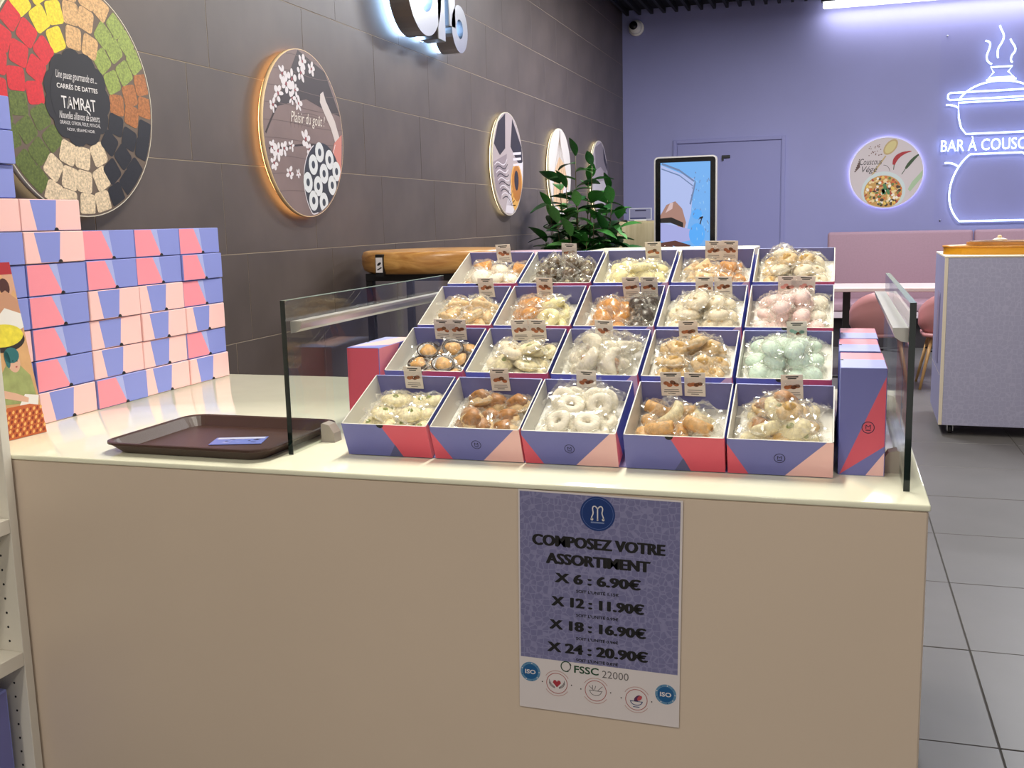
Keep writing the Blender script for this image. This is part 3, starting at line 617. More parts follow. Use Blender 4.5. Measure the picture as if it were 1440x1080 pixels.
for xc, yc in ((.022, -.357), (.280, -.368)):
    pr.poly(circ(xc, yc, .0195, n=28), F, T, M('poster_pale_blue', (96, 140, 176), .4)); pr.poly(circ(xc, yc, .0150, n=28), F, 2*T, pblu); line(pr, ('ISO', .03), xc, yc, .021, .0088, pw, 3*T)
    for k in range(9): pr.poly(circ(xc+.0172*math.cos(k*.7), yc+.0172*math.sin(k*.7), .0012, n=6), F, 2*T, (pw, pblu)[k % 2])
for q, (xc, yc) in enumerate(((.074, -.374), (.149, -.379), (.226, -.386))):
    ringpolys(pr, xc, yc, .0195, .0208, F, T, prd, 30)
    ringpolys(pr, xc, yc, .0245, .0258, F, T, M('poster_faint_red', (196, 160, 156), .4), 18, 1, .5, 2.6); ringpolys(pr, xc, yc, .0245, .0258, F, T, M('poster_faint_red', (196, 160, 156), .4), 18, 1, 3.7, 5.7)
    for s in (-1, 1): pr.poly(circ(xc+s*.0285, yc, .0013, n=8), F, T, black)
hx, hy = .074, -.374
pr.poly([(hx, hy-.008), (hx+.008, hy+.001), (hx+.006, hy+.006), (hx+.002, hy+.006), (hx, hy+.003), (hx-.002, hy+.006), (hx-.006, hy+.006), (hx-.008, hy+.001)], F, T, M('poster_red', (170, 54, 66), .4))
for s in (-1, 1):
    for k in range(3): stroke(pr, bez((hx+s*.015, hy+.007-k*.003), (hx+s*.014, hy-k*.003), (hx+s*.010, hy-.004-k*.002), (hx+s*.004, hy-.008-k*.001), 6), .0009, F, T, pgr)
hx, hy = .149, -.379
stroke(pr, bez((hx-.011, hy-.001), (hx-.009, hy-.012), (hx+.009, hy-.012), (hx+.011, hy-.001), 10), .0012, F, T, pgr); stroke(pr, [(hx-.013, hy), (hx+.013, hy)], .0012, F, T, pgr)
for a, b, c_, d in ((-.013, .009, -.004, .001), (.013, .010, .004, .001), (0, .010, -.002, .002), (-.006, .011, -.006, .003)): stroke(pr, [(hx+a, hy+b), (hx+c_, hy+d)], .0012, F, T, pgr)
hx, hy = .226, -.386
pr.poly(circ(hx+.002, hy+.003, .008, .0045, 14, rot=.8), F, T, M('poster_plum', (90, 50, 90), .4)); pr.poly(circ(hx+.006, hy+.004, .006, .0035, 14, rot=.9), F, 2*T, M('poster_rose', (190, 80, 90), .4))
stroke(pr, bez((hx-.011, hy-.003), (hx-.010, hy-.013), (hx+.010, hy-.013), (hx+.011, hy-.003), 10), .0014, F, T, navy); stroke(pr, [(hx-.012, hy-.003), (hx+.012, hy-.003)], .0012, F, T, navy); stroke(pr, [(hx-.006, hy-.014), (hx+.006, hy-.014)], .0014, F, T, navy)
pr.build('print', po)
# ------------------------------------------------------------------ round wall pictures
def rpt(r, a): return (r*math.cos(a), r*math.sin(a))
RD = .365
led_w = M('warm_led', (255, 190, 120), .5, emit=5); led_y = M('cream_led', (255, 236, 190), .5, emit=2.2); led_v = M('violet_white_led', (232, 228, 255), .5, emit=8)
def disc(loc, facing, lab, rimmat, ledm, base, fill, cat='picture'):
    """round picture standing off the wall; facing 'x' (left wall) or '-y' (back wall)"""
    r = empty('round_picture', loc); tag(r, lab, cat, 'round wall pictures')
    if facing == 'x': fr = frame((0, 0, 0), (0, 1, 0), (0, 0, 1), (1, 0, 0))
    else: fr = frame((0, 0, 0), (1, 0, 0), (0, 0, 1), (0, -1, 0))
    m = MB(); m.prism(circ(0, 0, RD, n=72), fr, .022, .040, rimmat, True); m.sm = [False if len(f) > 4 else True for f in m.f]; m.build('panel', r)
    m = MB(); m.prism(circ(0, 0, RD-.03, n=48), fr, 0, .012, M('mount_black', (30, 28, 28), .6)); m.build('mount', r)
    m = MB(); m.prism(circ(0, 0, RD-.012, n=60), fr, .012, .0215, ledm); m.build('led_band', r)
    m = MB(); m.poly(circ(0, 0, RD-.003, n=72), fr, .0404, base); m.build('photo_ground', r)
    p = MB(); fill(p, lambda a, b, t=0: fr(a*RD, b*RD, .0407+t)); p.build('print', r)
    return r
def clipc(pts, rmax=.985): return [(x, y) if math.hypot(x, y) <= rmax else (x*rmax/math.hypot(x, y), y*rmax/math.hypot(x, y)) for x, y in pts]
rimw = M('rim_cream', (226, 218, 196), .4)
def sp(name, rgb, n=.35): return M(name, rgb, .45, noise=n, scale=160)
date_m = dict(red=sp('sweet_red', (206, 36, 44), .15), yel=sp('sweet_yellow', (232, 206, 40), .2), tan=sp('sweet_sesame', (206, 164, 112)), lgr=sp('sweet_green', (140, 156, 70)), brn=sp('sweet_brown', (168, 104, 50)), blk=sp('sweet_black', (26, 26, 32), .2), bei=sp('sweet_beige', (218, 196, 162)), dgr=sp('sweet_dark_green', (90, 104, 40)))
def f_dates(p, fr):
    rnd = random.Random(3)
    secs = [(-12, 14, 'brn'), (14, 58, 'lgr'), (58, 92, 'tan'), (92, 132, 'yel'), (132, 186, 'red'), (186, 238, 'dgr'), (238, 294, 'bei'), (294, 348, 'blk')]
    def colr(a):
        a = math.degrees(a) % 360
        for s, e_, k in secs:
            if s <= a < e_ or s <= a-360 < e_: return k
        return 'brn'
    for q, (rr, n) in enumerate(((.50, 16), (.70, 22), (.895, 28))):
        for k in range(n):
            a = 2*math.pi*(k+.5*(q % 2))/n+rnd.uniform(-.03, .03); s = 2*math.pi*rr/n*.47; h_ = .095
            cx, cy = rpt(rr, a); rot = a+rnd.uniform(-.15, .15)
            pts = []
            for (ux, uy) in rrect(h_, s, .035, 3): pts.append((cx+ux*math.cos(rot)-uy*math.sin(rot), cy+ux*math.sin(rot)+uy*math.cos(rot)))
            pts = clipc(pts, .975); p.poly(pts, fr, .0002+.00001*k, date_m[colr(a)])
    for k in range(11): p.poly(circ(*rpt(.27, 2*math.pi*k/11), .14, n=16), fr, .0008+.00002*k, M('tag_black', (34, 33, 38), .5))
    p.poly(circ(0, 0, .33, n=32), fr, .0012, M('tag_black', (34, 33, 38), .5))
    ink = M('tag_lettering', (226, 222, 222), .5)
    for key, yc, w_, h_ in ((('Une pause gourmande en ...', 0, .35), .17, .50, .085), (('CARRÉS DE DATTES', .015), .09, .50, .050), (('TAMRAT', .005), -.045, .42, .10), (('Nouvelles alliances de saveurs,', 0, .35), -.155, .50, .07), (('ORANGE, CITRON, FIGUE, PISTACHE,',), -.215, .50, .034), (('NOIX, SÉSAME NOIR',), -.265, .34, .034)):
        p.text(key, fr, -w_/2, w_/2, yc-h_/2, yc+h_/2, .0016, ink)
    stroke(p, bez((-.15, -.09), (-.12, -.11), (-.13, -.02), (-.10, .0), 6), .012, fr, .0016, ink)
    stroke(p, bez((.07, -.06), (.10, -.12), (.12, -.10), (.13, -.13), 6), .012, fr, .0016, ink)
def flower(p, fr, cx, cy, s, t, m1, m2, rnd):
    for k in range(5):
        a = 2*math.pi*k/5+rnd.uniform(-.3, .3); p.poly(circ(cx+s*.55*math.cos(a), cy+s*.55*math.sin(a), s*rnd.uniform(.28, .5), s*rnd.uniform(.18, .34), 10, rot=a+rnd.uniform(-.5, .5)), fr, t+.00001*k, m1)
    p.poly(circ(cx, cy, s*.18, n=7), fr, t+.0001, m2)
def f_cookies(p, fr):
    rnd = random.Random(5); wd = M('print_wood_line', (104, 86, 84), .5); tw = M('print_twig', (52, 38, 36), .5); fw = M('print_petal', (226, 220, 226), .5); fc = M('print_petal_heart', (150, 70, 80), .5)
    sh = M('print_wood_shadow', (62, 52, 54), .5)
    p.poly(clipc([(-.1, .99), (.7, .99), (.98, .3), (.55, .33), (.05, .42), (-.3, .35), (-.75, .25), (-.4, .6)]), fr, .00005, sh)
    for k in range(9):
        y = .9-k*.2; x = math.sqrt(max(0, .96-y*y))
        stroke(p, bez((-x, y), (-x*.3, y+.05), (x*.3, y-.05), (x, y+rnd.uniform(-.03, .03)), 8), .008, fr, .0001, wd)
    for k in range(4): stroke(p, [(.15+.5*math.cos(a)*(.5+k*.18), .08+.16*math.sin(a)*(.5+k*.2)) for a in [j*.3 for j in range(2, 12)]], .008, fr, .0001, wd)
    stroke(p, bez((-.95, -.05), (-.7, .25), (-.45, .55), (.15, .88)), .03, fr, .0002, tw); stroke(p, bez((-.9, -.22), (-.5, -.2), (-.1, -.1), (.35, -.12)), .022, fr, .0002, tw)
    for (x, y, s) in ((-.62, .42, .12), (-.42, .55, .13), (-.5, .66, .11), (-.28, .62, .14), (-.22, .50, .1), (-.05, .72, .12), (.0, .86, .11), (.22, .80, .1), (.30, .9, .07), (-.15, .35, .1), (-.30, .40, .1), (-.75, .28, .1), (-.82, -.2, .09), (-.7, -.24, .12), (-.55, -.2, .1), (-.38, -.16, .08), (-.02, -.06, .13), (.06, -.18, .09), (.30, -.16, .06), (-.8, -.38, .1), (-.45, -.48, .1), (-.25, -.48, .06)):
        if math.hypot(x, y) < .9: flower(p, fr, x, y, s, .0004+.0001*(x > -.3), fw, fc, rnd)
    kn = M('print_knife', (214, 204, 202), .4)
    p.poly(clipc([(.42, .52), (.50, .56), (.56, .45), (.78, .22), (.93, -.05), (.90, -.18), (.78, -.08), (.66, .12), (.48, .32), (.40, .42)]), fr, .0005, kn)
    p.poly(clipc([(.74, -.06), (.96, .06), (.99, -.45), (.92, -.62), (.62, -.28)]), fr, .0006, M('print_napkin', (206, 130, 120), .6)); stroke(p, [(.76, -.08), (.63, -.30), (.78, -.52)], .012, fr, .0007, fw)
    p.poly(clipc(circ(.38, -.58, .50, .50, 40), .97), fr, .0008, M('print_plate', (52, 54, 62), .4))
    stroke(p, clipc(circ(.38, -.58, .50, .50, 24, 2.0, 4.4), .97), .015, fr, .0009, fw)
    for (x, y) in ((.32, -.20), (.58, -.28), (.14, -.36), (.41, -.46), (.76, -.42), (-.02, -.58), (.24, -.62), (.62, -.60), (.10, -.80), (.37, -.82), (.60, -.80), (.20, -.96+.02), (.45, -.9-.02)):
        if math.hypot(x, y) < .95:
            o_ = clipc(circ(x, y, .115, .125, 20), .97); i_ = clipc(circ(x, y, .044, .048, 14), .96)
            p.poly(o_, fr, .0010, M('print_cookie', (222, 226, 230), .4)); p.poly(i_, fr, .0012, M('print_cookie_hole', (60, 66, 76), .4))
    p.text(('Plaisir du goût !', 0, .3), fr, -.36, .50, .08, .25, .0014, M('print_script', (236, 226, 220), .5))
def f_coffee(p, fr):
    dk = M('print_dark_cloth', (44, 38, 48), .5); wt = M('print_white_cloth', (206, 198, 204), .5); mid = M('print_mauve', (140, 126, 132), .5); cof = M('print_coffee', (176, 112, 40), .4); gold_ = M('print_amber', (214, 160, 84), .4)
    p.poly(clipc([(-.75, .95), (-.15, .97), (-.2, .3), (-.55, .15), (-.9, .35)]), fr, .0002, dk)
    p.poly(clipc([(.3, .9), (.95, .4), (.97, -.05), (.55, .1), (.15, .35)]), fr, .0002, dk)
    p.poly(clipc([(.25, -.15), (.99, .1), (.95, -.35), (.2, -.99), (-.3, -.95), (.0, -.5)]), fr, .0003, wt)
    p.poly(clipc([(-.98, .0), (-.55, .1), (-.1, .2), (-.25, -.35), (-.6, -.7), (-.85, -.5)]), fr, .0003, mid)
    for k in range(10): stroke(p, bez((-.9+k*.05, -.05-k*.07), (-.6+k*.05, .15-k*.08), (-.4+k*.04, -.2-k*.05), (-.1+k*.03, .1-k*.1), 8), .02, fr, .0004, (wt, dk)[k % 2])
    p.poly(clipc(circ(.52, -.45, .42, .50, 32), .97), fr, .0005, gold_); p.poly(clipc(circ(.52, -.36, .33, .36, 28), .97), fr, .0006, cof); p.poly(clipc(circ(.50, -.30, .15, .2, 20), .97), fr, .0007, dk)
    for k in range(3): stroke(p, [(.3, .22-k*.11), (.85, .26-k*.11)], .05, fr, .0007, wt)
    for k in range(6): stroke(p, [(.1+.06*k, -.3-.1*k), (-.15+.05*k, -.8)], .02, fr, .0005, mid)
def f_fan(p, fr):
    bei = M('print_beige', (216, 180, 142), .5); ln = M('print_line', (150, 128, 110), .5)
    p.poly(clipc([(-.7, -.75), (-.55, .0), (-.1, .35), (.35, .2), (.7, -.2), (.75, -.7), (.2, -.95)]), fr, .0002, bei)
    for k in range(6): stroke(p, bez((0, .95), (-.1, .5), (-.6+k*.24, .2), (-.7+k*.28, -.7), 10), .022, fr, .0004, ln)
    for x, y in ((.45, -.3), (.55, -.45), (.35, -.5)): flower(p, fr, x, y, .16, .0006, M('print_petal', (226, 220, 226), .5), ln, random.Random(2))
def f_grey(p, fr):
    g1 = M('print_grey', (128, 118, 124), .5); g2 = M('print_dark_cloth', (44, 38, 48), .5); wt = M('print_white_cloth', (206, 198, 204), .5)
    p.poly(clipc([(-.6, .8), (.2, .97), (.7, .65), (.9, .1), (.1, .3), (-.5, .2)]), fr, .0002, g1); p.poly(clipc([(.4, .9), (.9, .4), (.95, .2), (.5, .5)]), fr, .0003, g2)
    p.poly(clipc([(-.9, -.2), (.95, .0), (.8, -.6), (-.2, -.97), (-.8, -.6)]), fr, .0003, wt)
    for k in range(5): p.poly(circ(-.4+k*.2, -.5+.08*(k % 2), .09, n=12), fr, .0004, (g1, g2)[k % 2])
def f_couscous(p, fr):
    rnd = random.Random(8); ink = M('print_ink', (60, 50, 50), .5); grn = M('print_chili_green', (50, 72, 40), .4); rd = M('print_chili_red', (164, 36, 44), .35); pg = M('print_pale_green', (166, 188, 150), .5)
    spn = M('print_spoon', (206, 190, 130), .5); spd = M('print_spoon_wood', (186, 160, 110), .5); bw = M('print_bowl', (200, 210, 206), .4); bi = M('print_bowl_inside', (196, 150, 80), .5)
    stroke(p, [(-.42, -.12), (-.25, .15), (-.02, .48)], .04, fr, .0002, spd); p.poly(circ(.10, .72, .25, .15, 24, rot=.9), fr, .0003, spd); p.poly(circ(.10, .72, .20, .11, 24, rot=.9), fr, .0004, spn)
    stroke(p, bez((.20, .22), (.22, .45), (.40, .55), (.66, .58)), [.07, .09, .11, .12, .12, .12, .11, .10, .09, .07, .05, .04, .02], fr, .0003, rd); stroke(p, [(.21, .22), (.20, .08)], .02, fr, .0003, grn)
    stroke(p, bez((.52, .10), (.62, .25), (.74, .40), (.86, .58-.1)), [.05, .07, .08, .09, .09, .09, .09, .08, .08, .07, .06, .05, .04], fr, .0003, grn); stroke(p, [(.52, .1), (.42, -.06)], .02, fr, .0003, grn)
    p.poly(clipc([(.66, -.55), (.98, -.15), (.99, .05), (.70, -.28), (.60, -.48)]), fr, .0003, pg)
    p.poly(clipc(circ(-.06, -.52, .60, .56, 40), .97), fr, .0005, bw); p.poly(clipc(circ(-.07, -.54, .52, .47, 40), .97), fr, .0006, bi)
    cols_ = [M('print_chickpea', (232, 206, 150), .5), M('print_carrot', (206, 110, 50), .5), M('print_courgette', (104, 120, 60), .5), M('print_semolina', (226, 190, 90), .5), M('print_tomato', (170, 70, 50), .5), M('print_light', (238, 228, 210), .5), M('print_shadow', (70, 56, 36), .5)]
    for k in range(150):
        a = rnd.uniform(0, 6.28); r = .49*math.sqrt(rnd.random()); x, y = -.07+r*math.cos(a), -.54+r*.88*math.sin(a)
        if math.hypot(x, y) < .92: p.poly(circ(x, y, rnd.uniform(.03, .06), rnd.uniform(.025, .05), 7, rot=rnd.uniform(0, 3)), fr, .0007+.000005*k, rnd.choice(cols_))
    for k in range(4): p.poly(circ(-.02+rnd.uniform(-.1, .1), -.45+rnd.uniform(-.1, .1), .1, .045, 10, rot=rnd.uniform(0, 3)), fr, .0016, M('print_mint_leaf', (80, 130, 80), .5))
    for k in range(26):
        x, y = rnd.uniform(-.5, -.12), rnd.uniform(.5, .85)
        if math.hypot(x, y) < .93: p.poly(circ(x, y, .016, n=6), fr, .0003, M('print_seed', (120, 84, 70), .5))
    for k in range(7): stroke(p, [(-.86+.02*k, .05+.06*k), (-.72, .2+.03*k)], .03, fr, .0003, M('print_herb', (96, 70, 64), .5))
    p.text(('Couscous', 0, .3), fr, -.72, -.12, .24, .42, .0005, ink); p.text(('Végé', 0, .3), fr, -.66, -.24, -.02, .20, .0005, ink)
    stroke(p, bez((-.08, .22), (.02, .22), (.08, .15), (.1, .05), 6), .012, fr, .0004, ink)
ZD = H+.405
disc((XW, 2.745, ZD+.005), 'x', 'round picture of coloured date squares around a black tag', rimw, led_y, M('print_ivory', (104, 88, 74), .5), f_dates)
disc((XW, 4.205, ZD), 'x', 'round picture of ring cookies and white blossom on wood', M('rim_warm', (236, 206, 160), .4), led_w, M('print_wood', (128, 108, 106), .5, noise=.12, scale=6), f_cookies)
disc((XW, 7.21, ZD), 'x', 'round picture of an amber cup on dark and white cloth', rimw, led_y, M('print_taupe', (168, 154, 156), .5), f_coffee)
disc((XW, 8.69, ZD), 'x', 'round picture with beige fan shape behind the plant', rimw, led_y, M('print_offwhite', (214, 206, 200), .5), f_fan)
disc((XW, 10.25, ZD), 'x', 'round grey picture nearest the corner, behind the plant', rimw, led_y, M('print_greymauve', (170, 158, 164), .5), f_grey)
disc((.490, YB, ZD), '-y', 'round picture of couscous bowl and peppers on the lilac wall', M('rim_violet', (226, 222, 240), .4), led_v, M('print_table', (204, 192, 190), .5), f_couscous)
# ------------------------------------------------------------------ metal logo on the tiled wall
halo = M('logo_halo_led', (176, 214, 255), .5, emit=14)
lg = empty('wall_logo', (XW+.004, 5.68, H+1.02)); tag(lg, 'brushed metal three dimensional logo with white backlight on tiles', 'logo sign')
fl_ = frame((0, 0, 0), (0, 1, 0), (0, 0, 1), (1, 0, 0))
def ring3(cy, cz, ro, ri, x0, x1, name, mt):
    m = MB(); m.lathe([(ri, x0), (ro, x0), (ro, x1), (ri, x1), (ri, x0)], 40, mt, (0, cy, cz), ax='x', cap=False, smooth=False); return m.build(name, lg)
def stem3(y0, y1, z0, z1, x0, x1, name, mt):
    m = MB(); m.box(x0, x1, y0, y1, z0, z1, mt, .004); return m.build(name, lg)
ring3(-.27, .235, .245, .12, .035, .15, 'left_curl', steel); ring3(-.27, .235, .235, .13, .004, .034, 'backlight', halo)
stem3(-.085, .03, .0, .85, .035, .15, 'left_stem', steel); stem3(-.075, .02, .01, .84, .004, .034, 'backlight', halo)
stem3(.10, .20, .10, .85, .035, .15, 'right_stem', steel); stem3(.11, .19, .11, .84, .004, .034, 'backlight', halo)
ring3(.27, .11, .135, .055, .035, .15, 'right_curl', steel); ring3(.27, .11, .125, .07, .004, .034, 'backlight', halo)
# ------------------------------------------------------------------ neon sign
ne = M('neon_tube', (206, 228, 255), .4, emit=2.6); NX, NZ = 1.535, H
ns = empty('neon_sign', (NX, YB-.05, NZ)); tag(ns, 'white neon cooking pot with steam reading bar à couscous', 'neon sign')
def neon(pts, name='tube', closed=False, r=.0085): m = MB(); m.tube([(a, 0, b) for a, b in pts], r, ne, 8, closed, up=Vector((0, 1, 0))); return m.build(name, ns)
neon([(-.023, 1.807)]+bez((-.023, 1.807), (-.01, 1.74), (.06, 1.72), (-.023, 1.60), 10)[1:]+bez((-.023, 1.60), (-.04, 1.57), (-.03, 1.52), (-.027, 1.494), 5)[1:], 'steam')
neon(bez((-.148, 1.669), (-.06, 1.66), (-.13, 1.56), (-.131, 1.521), 8)+bez((-.131, 1.521), (-.135, 1.47), (-.10, 1.45), (-.081, 1.438), 6)[1:], 'steam'); neon(bez((.079, 1.672), (.09, 1.62), (.17, 1.58), (.10, 1.515), 9)+bez((.10, 1.515), (.085, 1.48), (.09, 1.45), (.109, 1.445), 5)[1:], 'steam')
neon([(-.089, 1.409), (.110, 1.409), (.072, 1.36), (.126, 1.306), (-.103, 1.306), (-.059, 1.358)], 'knob', True); neon([(-.10, 1.30), (-.125, 1.285), (.15, 1.285), (.126, 1.30)], 'knob_base')
neon(bez((-.36, 1.125), (-.22, 1.325), (.22, 1.325), (.36, 1.125), 18), 'lid_dome')
neon([(-.455, 1.18), (.455, 1.18), (.475, 1.165), (.475, 1.125), (.455, 1.11), (-.455, 1.11), (-.475, 1.125), (-.475, 1.165)], 'lid_rim', True)
neon([(-.375, 1.08), (.375, 1.08), (.365, .93), (.34, .83), (.29, .765), (-.29, .765), (-.34, .83), (-.365, .93)], 'upper_pot', True)
for s_ in (-1, 1):
    neon([(s_*a, b) for a, b in bez((.376, 1.031), (.41, 1.055), (.45, 1.065), (.49, 1.063), 8)], 'handle'); neon([(s_*a, b) for a, b in bez((.357, .446), (.39, .475), (.43, .485), (.48, .482), 8)], 'handle')
neon([(-.241, .562), (.241, .562)]+bez((.241, .562), (.40, .44), (.52, .10), (.32, -.113), 14)[1:]+bez((-.32, -.113), (-.52, .10), (-.40, .44), (-.241, .562), 14)[:-1], 'lower_pot', True)
m = MB(); v, f = tmesh('BAR À COUSCOUS', .0); fr = frame((-.522, 0, .596), (1.044, 0, 0), (0, 0, .145), (0, -1, 0)); m.add([fr(a, b, 0) for a, b in v], f, ne); m.add([fr(a, b, .012) for a, b in v], f, ne); m.build('lettering', ns)
m = MB(); m.box(-.56, .56, .03, .036, -.15, 1.84, glass_mat('clear_acrylic', (.99, .99, 1), .0, .08)); m.build('acrylic_backing', ns)
for a, b in ((-.5, -.1), (.5, -.1), (-.5, 1.75), (.5, 1.75)): m = MB(); m.lathe([(.008, .036), (.008, .0495)], 10, steel, (a, 0, b), ax='y'); m.build('spacer', ns)
# ------------------------------------------------------------------ security camera
sc_ = empty('security_camera', (-2.15, YB, H+2.065)); tag(sc_, 'small white dome security camera high on the lilac wall', 'camera')
m = MB(); m.lathe([(.085, 0), (.085, -.03), (.07, -.04)], 24, white, ax='y'); m.build('base', sc_)
m = MB(); blob(m, .07, .07, .07, white, 1, 0, 20, 12); o = m.build('dome', sc_); o.location = (0, -.07, -.07)
m = MB(); m.lathe([(.042, -.115), (.045, -.135), (.02, -.142)], 20, M('lens_black', (10, 10, 12), .1), (-.01, 0, .01), ax='y'); m.build('lens', sc_)
# ------------------------------------------------------------------ totem screen
tt = empty('digital_totem', (-1.355, 9.8, 0)); tag(tt, 'tall digital totem with lit blue screen in front of door', 'screen')
m = MB(); m.prism([(a, b+.975) for a, b in rrect(.293, .915, .04)], frame((0, 0, 0), (1, 0, 0), (0, 0, 1), (0, -1, 0)), -.06, 0, M('totem_silver', (196, 190, 184), .35, .4)); m.build('case', tt)
m = MB(); m.prism([(a, b+.975) for a, b in rrect(.280, .902, .03)], frame((0, 0, 0), (1, 0, 0), (0, 0, 1), (0, -1, 0)), .0005, .003, M('totem_glass_black', (12, 12, 14), .12)); m.build('bezel', tt)
m = MB(); m.box(-.32, .32, -.18, .2, 0, .06, M('totem_silver', (196, 190, 184), .35, .4), .01); m.build('base', tt)
def scr(name, rgb, e): return M(name, rgb, .3, noise=.12, scale=9, emit=0) if not e else emi(name, rgb, e)
def emi(name, rgb, e):
    m = M(name, rgb, .3); b = m.node_tree.nodes['Principled BSDF']; b.inputs['Emission Color'].default_value = (*lin(rgb), 1); b.inputs['Emission Strength'].default_value = e; b.inputs['Base Color'].default_value = (0, 0, 0, 1); return m
SC = frame((-.232, -.0036, 1.835), (.464, 0, 0), (0, 0, -.93), (0, -1, 0)); E_ = .85
p = MB(); p.poly([(0, 0), (1, 0), (1, 1), (0, 1)], SC, 0, emi('screen_sky', (116, 176, 240), E_))
p.poly([(0, .02), (.68, .17), (.62, .50), (.5, .75), (0, .72)], SC, .0004, emi('screen_robe', (176, 190, 236), E_)); stroke(p, [(.03, .01), (.38, .08), (.70, .20)], .02, SC, .0005, emi('screen_grey', (110, 130, 170), E_)); stroke(p, [(.02, .06), (.38, .13), (.66, .24)], .012, SC, .0005, emi('screen_grey', (110, 130, 170), E_))
stroke(p, [(.70, .2), (.66, .3), (.60, .42)], .03, SC, .0005, emi('screen_grey', (110, 130, 170), E_))
p.poly([(0, .52), (.12, .42), (.30, .385), (.44, .46), (.52, .60), (.48, .68), (.2, .58), (0, .56)], SC, .0006, emi('screen_skin', (170, 130, 118), E_)); p.poly([(.1, .50), (.2, .40), (.26, .40), (.24, .46)], SC, .0007, emi('screen_nail', (214, 186, 186), E_))
p.poly([(0, .555), (.22, .545), (.46, .60), (.46, .65), (.2, .60), (0, .60)], SC, .0008, emi('screen_dark', (46, 40, 40), E_))
p.poly([(0, .60), (.3, .63), (.62, .67), (.6, .78), (.2, .82), (0, .78)], SC, .0007, emi('screen_lilac', (168, 172, 226), E_))
p.poly([(0, .80), (.3, .78), (.62, .83), (.45, .90), (0, .92)], SC, .0009, emi('screen_brown', (96, 62, 56), E_))
p.poly([(0, .93), (.2, .87), (.36, .93), (.4, 1), (0, 1)], SC, .0010, emi('screen_black', (10, 9, 12), E_)); p.poly([(.25, .83), (.4, .86), (.66, .85), (.42, .92), (.33, .95)], SC, .0011, emi('screen_pale', (150, 200, 244), E_)); p.poly([(.4, .95), (.62, .86), (.66, .96), (.6, 1), (.4, 1)], SC, .0010, emi('screen_black', (10, 9, 12), E_))
p.poly(circ(.74, .72, .16, .11, 24), SC, .0009, emi('screen_bright', (92, 172, 248), E_)); p.poly(circ(.74, .52, .10, .05, 24), SC, .0009, emi('screen_bright', (92, 172, 248), E_))
rnd = random.Random(4)
for k in range(50):
    x, y = rnd.uniform(.62, .98), rnd.uniform(.1, .98); stroke(p, [(x, y), (x+rnd.uniform(-.02, .02), y+rnd.uniform(.01, .03))], .012, SC, .0012, emi(('screen_grey', 'screen_pale')[k % 2], ((110, 130, 170), (150, 200, 244))[k % 2], E_))
stroke(p, [(.84, .55), (.80, .62)], .02, SC, .0013, emi('screen_dark', (46, 40, 40), E_)); stroke(p, [(.79, .56), (.86, .55)], .02, SC, .0013, emi('screen_dark', (46, 40, 40), E_))
p.build('screen', tt)
# ------------------------------------------------------------------ pale wooden cupboard by the wall + sign
pw_ = wood_mat('pale_ash_wood', (196, 180, 138), (214, 200, 160), (22, 22, 2))
cb = empty('wooden_cupboard', (-1.975, 10.75, 0)); tag(cb, 'pale wooden cupboard against the tiled wall beside the totem', 'cupboard')
m = MB(); m.box(-.20, .20, -.15, .30, .04, 1.30, pw_, .004); m.build('body', cb)
m = MB(); m.box(-.195, .195, -.162, -.151, .06, 1.28, pw_, .003); m.build('door', cb)
m = MB(); m.box(-.18, .18, -.12, .28, 0, .039, blackm); m.build('plinth', cb)
sg = empty('table_sign', (-1.935, 10.66, 1.3005)); tag(sg, 'small framed grey sign standing on the pale cupboard', 'sign')
m = MB(); m.box(-.06, .06, -.03, .03, 0, .008, white); m.build('foot', sg)
m = MB(); m.box(-.118, .118, -.006, .002, .008, .13, M('sign_frame', (196, 196, 204), .4), .002); m.build('frame', sg)
m = MB(); fr = frame((0, -.0065, 0), (1, 0, 0), (0, 0, 1), (0, -1, 0)); m.poly([(-.108, .018), (.108, .018), (.108, .122), (-.108, .122)], fr, 0, M('sign_grey', (128, 128, 156), .5)); stroke(m, [(-.055, .105), (.06, .105)], .014, fr, .0004, dark); m.poly([(-.108, .018), (.06, .018), (.06, .034), (-.108, .034)], fr, .0004, M('sign_navy', (58, 60, 100), .5)); m.build('print', sg)
# ------------------------------------------------------------------ wooden high table near the wall
bt = empty('high_table', (-1.895, 4.77, 0)); tag(bt, 'high table with thick rounded wooden top on black legs', 'table')
wd_ = wood_mat('honey_wood', (166, 112, 54), (214, 164, 96), (6, 6, 34), .35)
m = MB(); m.lathe([(.02, 1.095), (.33, 1.095), (.352, 1.108), (.362, 1.135), (.362, 1.175), (.352, 1.196), (.335, 1.20), (.02, 1.20)], 48, wd_); m.build('table_top', bt)
m = MB(); m.box(-.26, .26, -.26, -.225, 1.06, 1.0945, blackm); m.box(-.26, .26, .225, .26, 1.06, 1.0945, blackm); m.box(-.26, -.225, -.225, .225, 1.06, 1.0945, blackm); m.box(.225, .26, -.225, .225, 1.06, 1.0945, blackm); m.build('frame', bt)
for a, b in ((-.2425, -.2425), (.2425, -.2425), (-.2425, .2425), (.2425, .2425)): m = MB(); m.box(a-.0175, a+.0175, b-.0175, b+.0175, 0, 1.0595, blackm, .002); m.build('leg', bt)
m = MB(); m.box(-.26, .26, -.26, -.235, .30, .325, blackm); m.build('foot_rail', bt)
m = MB(); m.box(-.165, -.125, -.350, -.322, 1.085, 1.19, blackm, .002); o = m.build('label_clip', bt)
